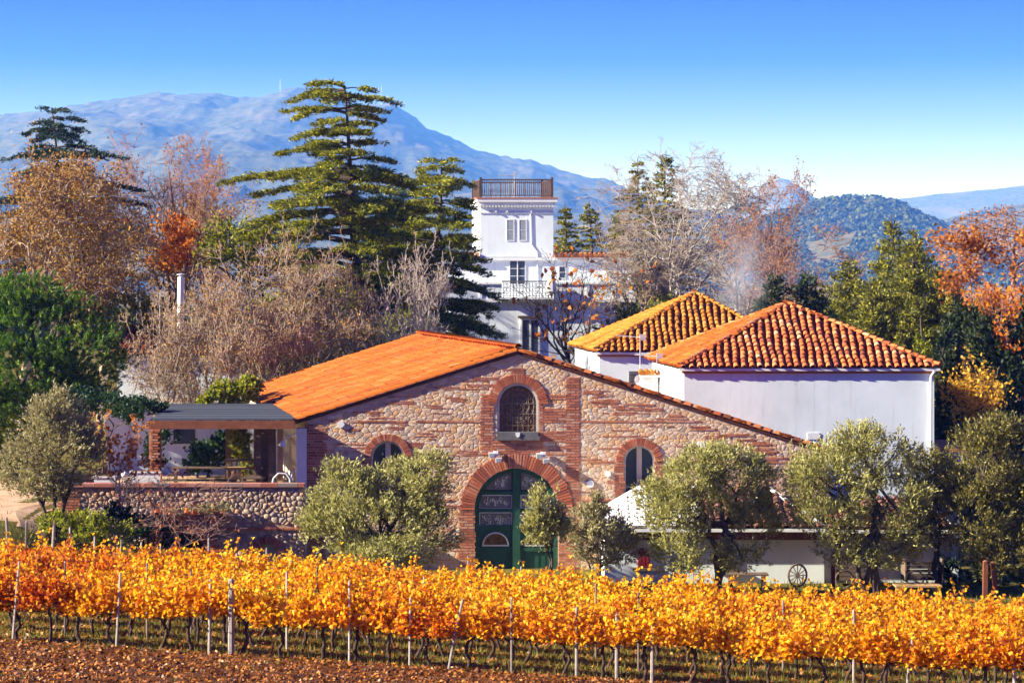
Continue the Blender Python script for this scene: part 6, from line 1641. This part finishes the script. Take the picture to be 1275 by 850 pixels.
for j in range(NROW):
    x = -14.6 - j * 0.5; vis = 0
    while x < 14.4 + j * 0.6:
        x += rng.uniform(0.76, 1.0)
        y = 55 + 2.2 * j + (x + 11.4) * ROW_DY / ROW_DX + rng.uniform(-0.06, 0.06)
        pxx = CX + x * F / y
        if pxx < -60 or pxx > 1335: continue
        z = zt(x, y)
        # leaf colour drifts along the slope: russet patches left and centre, gold elsewhere
        c = noise.noise((x * 0.22, y * 0.22, 2)) + rng.gauss(0, 0.22) + (0.22 if x < -7 else 0)
        ci = 2 if c > 0.52 else (1 if c > -0.08 else 0)
        vi = rng.randrange(len(VM))
        o = bpy.data.objects.new('grapevine', None); COL.objects.link(o)
        o.location = (x, y, z); o.rotation_euler = (0, 0, row_rot + (math.pi if rng.random() < 0.5 else 0) + rng.uniform(-0.06, 0.06))
        sc = rng.uniform(0.86, 1.1); o.scale = (1.0, 1.0 * rng.uniform(0.9, 1.15), sc)
        tag(o, ('golden', 'amber', 'russet')[ci] + '-leaved grapevine in the ' + ORD[j] + ' of the vineyard', 'grapevine', 'grapevines of the vineyard, ' + ORD[j])
        if j == 0 and -25 < pxx < 1290:
            vis += 1
            o['label'] = ('golden', 'amber', 'russet')[ci] + '-leaved grapevine, ' + NTH[vis - 1] + ' from the left edge in the front row'
        w = bpy.data.objects.new('trunk', VM[vi][0]); COL.objects.link(w); w.parent = o
        l = bpy.data.objects.new('foliage', VM[vi][1][ci]); COL.objects.link(l); l.parent = o; l['kind'] = 'stuff'

# stakes between the vines
def stake(xp, yt_, j, label, w=0.06, lean=0.0, mat=M_STAKE, group='vineyard stakes', round_=True):
    """stake in row j whose top shows at pixel (xp, yt_)"""
    x = 0.0
    for _ in range(6):
        y = 55 + 2.2 * j + (x + 11.4) * ROW_DY / ROW_DX - 0.12
        x = (xp - CX) * y / F
    z0 = zt(x, y); t = px(xp, yt_, y)
    r = empty('vineyard_stake', (x - lean, y, z0), label, 'stake', group)
    mb = MB()
    if round_: mb.tube([(x - lean, y, z0 - 0.15), (x - lean / 2, y, (z0 + t.z) / 2), (x, y, t.z)], [w / 2, w / 2, w / 2 * 0.9], 7)
    else: mb.bar((x - lean, y, z0 - 0.15), (x, y, t.z), w, w * 0.8)
    mb.build('shaft', mat, r)
    mb = MB(); mb.tube([(x, y, t.z), (x, y, t.z + 0.035)], [w / 2 * 0.9, w / 2 * 0.4], 7); mb.build('tip', mat, r)
for xp, yt_, j, lean, w, mat, lab in (
    (288, 722, 0, 0.0, 0.15, M_STAKE_W, 'thick pale upright stake in the front row below the terrace'), (262, 722, 0, 0.03, 0.07, M_STAKE, 'thin grey stake just left of the thick pale stake'),
    (24, 700, 0, 0.16, 0.06, M_STAKE, 'thin leaning stake at the left end of the front row'), (150, 714, 0, 0.10, 0.06, M_STAKE, 'slightly leaning stake in the front row before the terrace arch'),
    (435, 724, 0, 0.0, 0.05, M_STAKE, 'thin stake in the front row below the big round olive'), (511, 744, 0, 0.02, 0.05, M_STAKE, 'thin stake in the front row left of the strongly leaning stake'),
    (576, 747, 0, 0.34, 0.06, M_STAKE_W, 'strongly leaning pale stake in the front row before the green door'), (637, 745, 0, 0.0, 0.05, M_STAKE, 'thin stake in the front row below the green door'),
    (718, 757, 0, 0.0, 0.075, M_STAKE_W, 'leftmost of three pale stakes below the low olive bush'), (768, 764, 0, 0.0, 0.085, M_STAKE_W, 'middle of three pale stakes in the front row below the low olive bush'), (813, 771, 0, 0.02, 0.085, M_STAKE_W, 'rightmost of three pale stakes in the front row below the red shutter'),
    (1137, 788, 0, 0.17, 0.06, M_STAKE_W, 'leaning pale stake in the front row below the garden table'), (1263, 815, 0, 0.0, 0.07, M_STAKE, 'stake at the right end of the front row'),
    (1063, 760, 1, 0.0, 0.06, M_STAKE, 'dark stake showing above the leaves below the many-stemmed olive'), (975, 748, 2, 0.0, 0.05, M_STAKE, 'dark stake tip below the cart wheel'), (927, 737, 3, 0.0, 0.05, M_STAKE, 'stake tip left of the cart wheel'),
    (183, 702, 1, 0.0, 0.05, M_STAKE, 'stake in the second row below the ivy shrub'), (81, 700, 1, 0.0, 0.05, M_STAKE, 'stake in the second row below the yellow-green shrub'), (238, 708, 2, 0.0, 0.05, M_STAKE, 'stake in the third row left of the thick pale stake'),
    (357, 712, 1, 0.0, 0.05, M_STAKE, 'stake in the second row right of the thick pale stake'), (395, 706, 2, 0.0, 0.05, M_STAKE, 'stake in the third row left of the big round olive'), (528, 718, 2, 0.0, 0.05, M_STAKE, 'stake in the third row below the big round olive'), (742, 727, 2, 0.0, 0.05, M_STAKE, 'stake in the third row below the low olive bush'), (795, 738, 1, 0.0, 0.05, M_STAKE, 'stake in the second row below the pale table'),
    (8, 645, 5, -0.12, 0.08, M_STAKE, 'dark leaning stake by the path, first from the left edge'), (33, 650, 5, 0.05, 0.07, M_STAKE, 'dark stake by the path, second from the left edge'), (67, 656, 5, 0.10, 0.08, M_STAKE, 'dark leaning stake by the path, third from the left edge'), (87, 657, 5, 0.0, 0.05, M_STAKE, 'thin stake before the yellow-green shrub'), (118, 668, 5, 0.04, 0.06, M_STAKE, 'dark stake before the ivy shrub'),
    (151, 673, 5, 0.06, 0.05, M_STAKE, 'thin stake in the back rows below the arch, left one'), (176, 676, 5, 0.05, 0.05, M_STAKE, 'thin stake in the back rows below the arch, second one'), (200, 680, 5, 0.04, 0.05, M_STAKE, 'thin stake in the back rows below the arch, third one'), (260, 671, 6, 0.0, 0.07, M_STAKE_W, 'pale stake rising in front of the brick arch'), (332, 683, 6, 0.04, 0.06, M_STAKE_W, 'pale stake in front of the small arched cellar window'), (363, 683, 6, 0.0, 0.05, M_STAKE, 'thin stake right of the small arched cellar window'),
    (583, 692, 6, 0.0, 0.05, M_STAKE_W, 'pale stake tip at the left foot of the green door'), (649, 706, 5, 0.0, 0.05, M_STAKE_W, 'pale stake tip in front of the green door')):
    stake(xp, yt_, j, lab, w, lean, mat)
r = px(239, 838, 49.5)
plain_post(239, 836, 50.2, 0.06, M_STAKE, 'short dark stump of a stake in the bare soil', 0.02, 'stake_stump')

# ------------------------------------------------------------------ soil clods, fallen leaves, grass
def scatter(n, x0, x1, y0, y1, rs, cond=None):
    X = rs.uniform(x0, x1, n * 2); Y = rs.uniform(y0, y1, n * 2)
    if cond is not None:
        k = cond(X, Y); X, Y = X[k], Y[k]
    X, Y = X[:n], Y[:n]
    Z = np.array([zt(a, b_) for a, b_ in zip(X, Y)])
    return np.stack([X, Y, Z], 1)
soilc = lambda X, Y: (Y - 55 - (X + 11.4) * ROW_DY / ROW_DX) < 0.1
P = scatter(16000, -13, 12, 45.5, 57, rs, soilc); P[:, 2] += 0.035
V, Fc = leaf_cloud(P, 0.10, 0.075, rs, up=2.2)
tag(link('fallen_leaves', np_mesh('fallen_leaves', V, Fc, L_LITTER)), 'brown fallen vine leaves littering the bare soil', 'leaf litter', kind='stuff')
P = scatter(16000, -14, 13, 53, 72, rs, lambda X, Y: ~soilc(X, Y)); P[:, 2] += 0.03
V, Fc = leaf_cloud(P, 0.11, 0.08, rs, up=2.2)
tag(link('row_litter', np_mesh('row_litter', V, Fc, L_LITTER)), 'fallen leaves in the grass between the vine rows', 'leaf litter', kind='stuff')
P = scatter(5000, -13, 12, 45.5, 57, rs, soilc)
V0 = np.array([(1, 0, 0), (-1, 0, 0), (0, 1, 0), (0, -1, 0), (0, 0, 1), (0, 0, -1)], float); F0 = np.array([(0, 2, 4), (2, 1, 4), (1, 3, 4), (3, 0, 4), (2, 0, 5), (1, 2, 5), (3, 1, 5), (0, 3, 5)])
sz = rs.gamma(2.2, 0.009, len(P)) + 0.015
V = (V0[None] * rs.uniform(0.6, 1.4, (len(P), 6, 1)) * sz[:, None, None] + (P + np.array([0, 0, 0.01]))[:, None, :]).reshape(-1, 3)
Fc = (F0[None] + np.arange(len(P))[:, None, None] * 6).reshape(-1, 3)
tag(link('soil_clods', np_mesh('soil_clods', V, Fc, M_CLOD)), 'reddish soil clods of the ploughed strip', 'soil', kind='stuff')
nG = 46000
P = scatter(nG, -15, 14, 52.6, 73, rs, lambda X, Y: ((Y - 55 - (X + 11.4) * ROW_DY / ROW_DX) > -0.25) & (np.sin(X * 1.3) + np.sin(Y * 2.1 + X) > -1.3))
P2 = scatter(2600, -12, 12, 46, 54.5, rs, lambda X, Y: soilc(X, Y) & (np.sin(X * 1.3 + np.sin(Y * 1.1) * 2) * np.sin(Y * 2.1 + X * 0.4) > 0.72))
P = np.concatenate([P, P2])
d = rs.normal(size=P.shape) * 0.35; d[:, 2] = 1; d = unit(d)
hgt = rs.uniform(0.07, 0.2, len(P))[:, None]; side = unit(np.cross(d, rs.normal(size=P.shape)))
V = np.stack([P - side * 0.012, P + side * 0.012, P + d * hgt], 1).reshape(-1, 3)
tag(link('grass', np_mesh('grass', V, np.arange(len(V)).reshape(-1, 3), L_GRASS)), 'short green grass under and between the vine rows', 'grass', kind='stuff')
P = scatter(26000, -24, 16, 72, 92, rs)
P = P[(P[:, 1] < 82) | (P[:, 0] < -15.6)]
d = rs.normal(size=P.shape) * 0.4; d[:, 2] = 1; d = unit(d); hgt = rs.uniform(0.08, 0.25, len(P))[:, None]; side = unit(np.cross(d, rs.normal(size=P.shape)))
keep_ = ~((P[:, 0] < -15.5) & (P[:, 1] > 77) & (rs.rand(len(P)) > 0.05))
V = np.stack([P - side * 0.015, P + side * 0.015, P + d * hgt], 1)[keep_].reshape(-1, 3)
tag(link('yard_grass', np_mesh('yard_grass', V, np.arange(len(V)).reshape(-1, 3), L_GRASS)), 'rough grass in the yard under the olive trees', 'grass', kind='stuff')

# ================================================================== smoke and haze
m, nt, out = _new('wood_smoke')
pv = nt.nodes.new('ShaderNodeVolumePrincipled'); pv.inputs['Color'].default_value = (0.86, 0.90, 1.0, 1); pv.inputs['Anisotropy'].default_value = 0.2
tc = nt.nodes.new('ShaderNodeTexCoord')
nz = nt.nodes.new('ShaderNodeTexNoise'); nz.inputs['Scale'].default_value = 0.75; nz.inputs['Detail'].default_value = 3; nt.links.new(tc.outputs['Object'], nz.inputs['Vector'])
sp = nt.nodes.new('ShaderNodeTexGradient'); sp.gradient_type = 'QUADRATIC_SPHERE'
mp = nt.nodes.new('ShaderNodeMapping'); mp.inputs['Scale'].default_value = (1 / 1.7, 1 / 1.4, 1 / 3.6); nt.links.new(tc.outputs['Object'], mp.inputs[0]); nt.links.new(mp.outputs[0], sp.inputs[0])
r1 = nt.nodes.new('ShaderNodeMapRange'); r1.inputs[1].default_value = 0.36; r1.inputs[2].default_value = 0.7; nt.links.new(nz.outputs['Fac'], r1.inputs[0])
m1 = nt.nodes.new('ShaderNodeMath'); m1.operation = 'MULTIPLY'; nt.links.new(r1.outputs[0], m1.inputs[0]); nt.links.new(sp.outputs['Fac'], m1.inputs[1])
m2 = nt.nodes.new('ShaderNodeMath'); m2.operation = 'MULTIPLY'; nt.links.new(m1.outputs[0], m2.inputs[0]); m2.inputs[1].default_value = 1.0
nt.links.new(m2.outputs[0], pv.inputs['Density']); nt.links.new(pv.outputs[0], out.inputs['Volume'])
V0, F0 = ico()
c = px(925, 335, 112)
sm = link('smoke', np_mesh('smoke', V0 * np.array([1.7, 1.4, 3.6]), F0, m), None, c)
tag(sm, 'thin bluish smoke rising behind the two tiled roofs', 'smoke', kind='stuff')

m, nt, out = _new('haze_air')
pv = nt.nodes.new('ShaderNodeVolumePrincipled'); pv.inputs['Color'].default_value = (0.085, 0.26, 0.85, 1); pv.inputs['Absorption Color'].default_value = (1, 1, 1, 1); pv.inputs['Anisotropy'].default_value = 0.0
pv.inputs['Density'].default_value = 1.75e-4
nt.links.new(pv.outputs[0], out.inputs['Volume'])
hz = MB().box(-2800, 4100, -100, 11600, -30, 640).build('haze', m)
tag(hz, 'pale bluish haze of the autumn air', 'haze', kind='stuff')
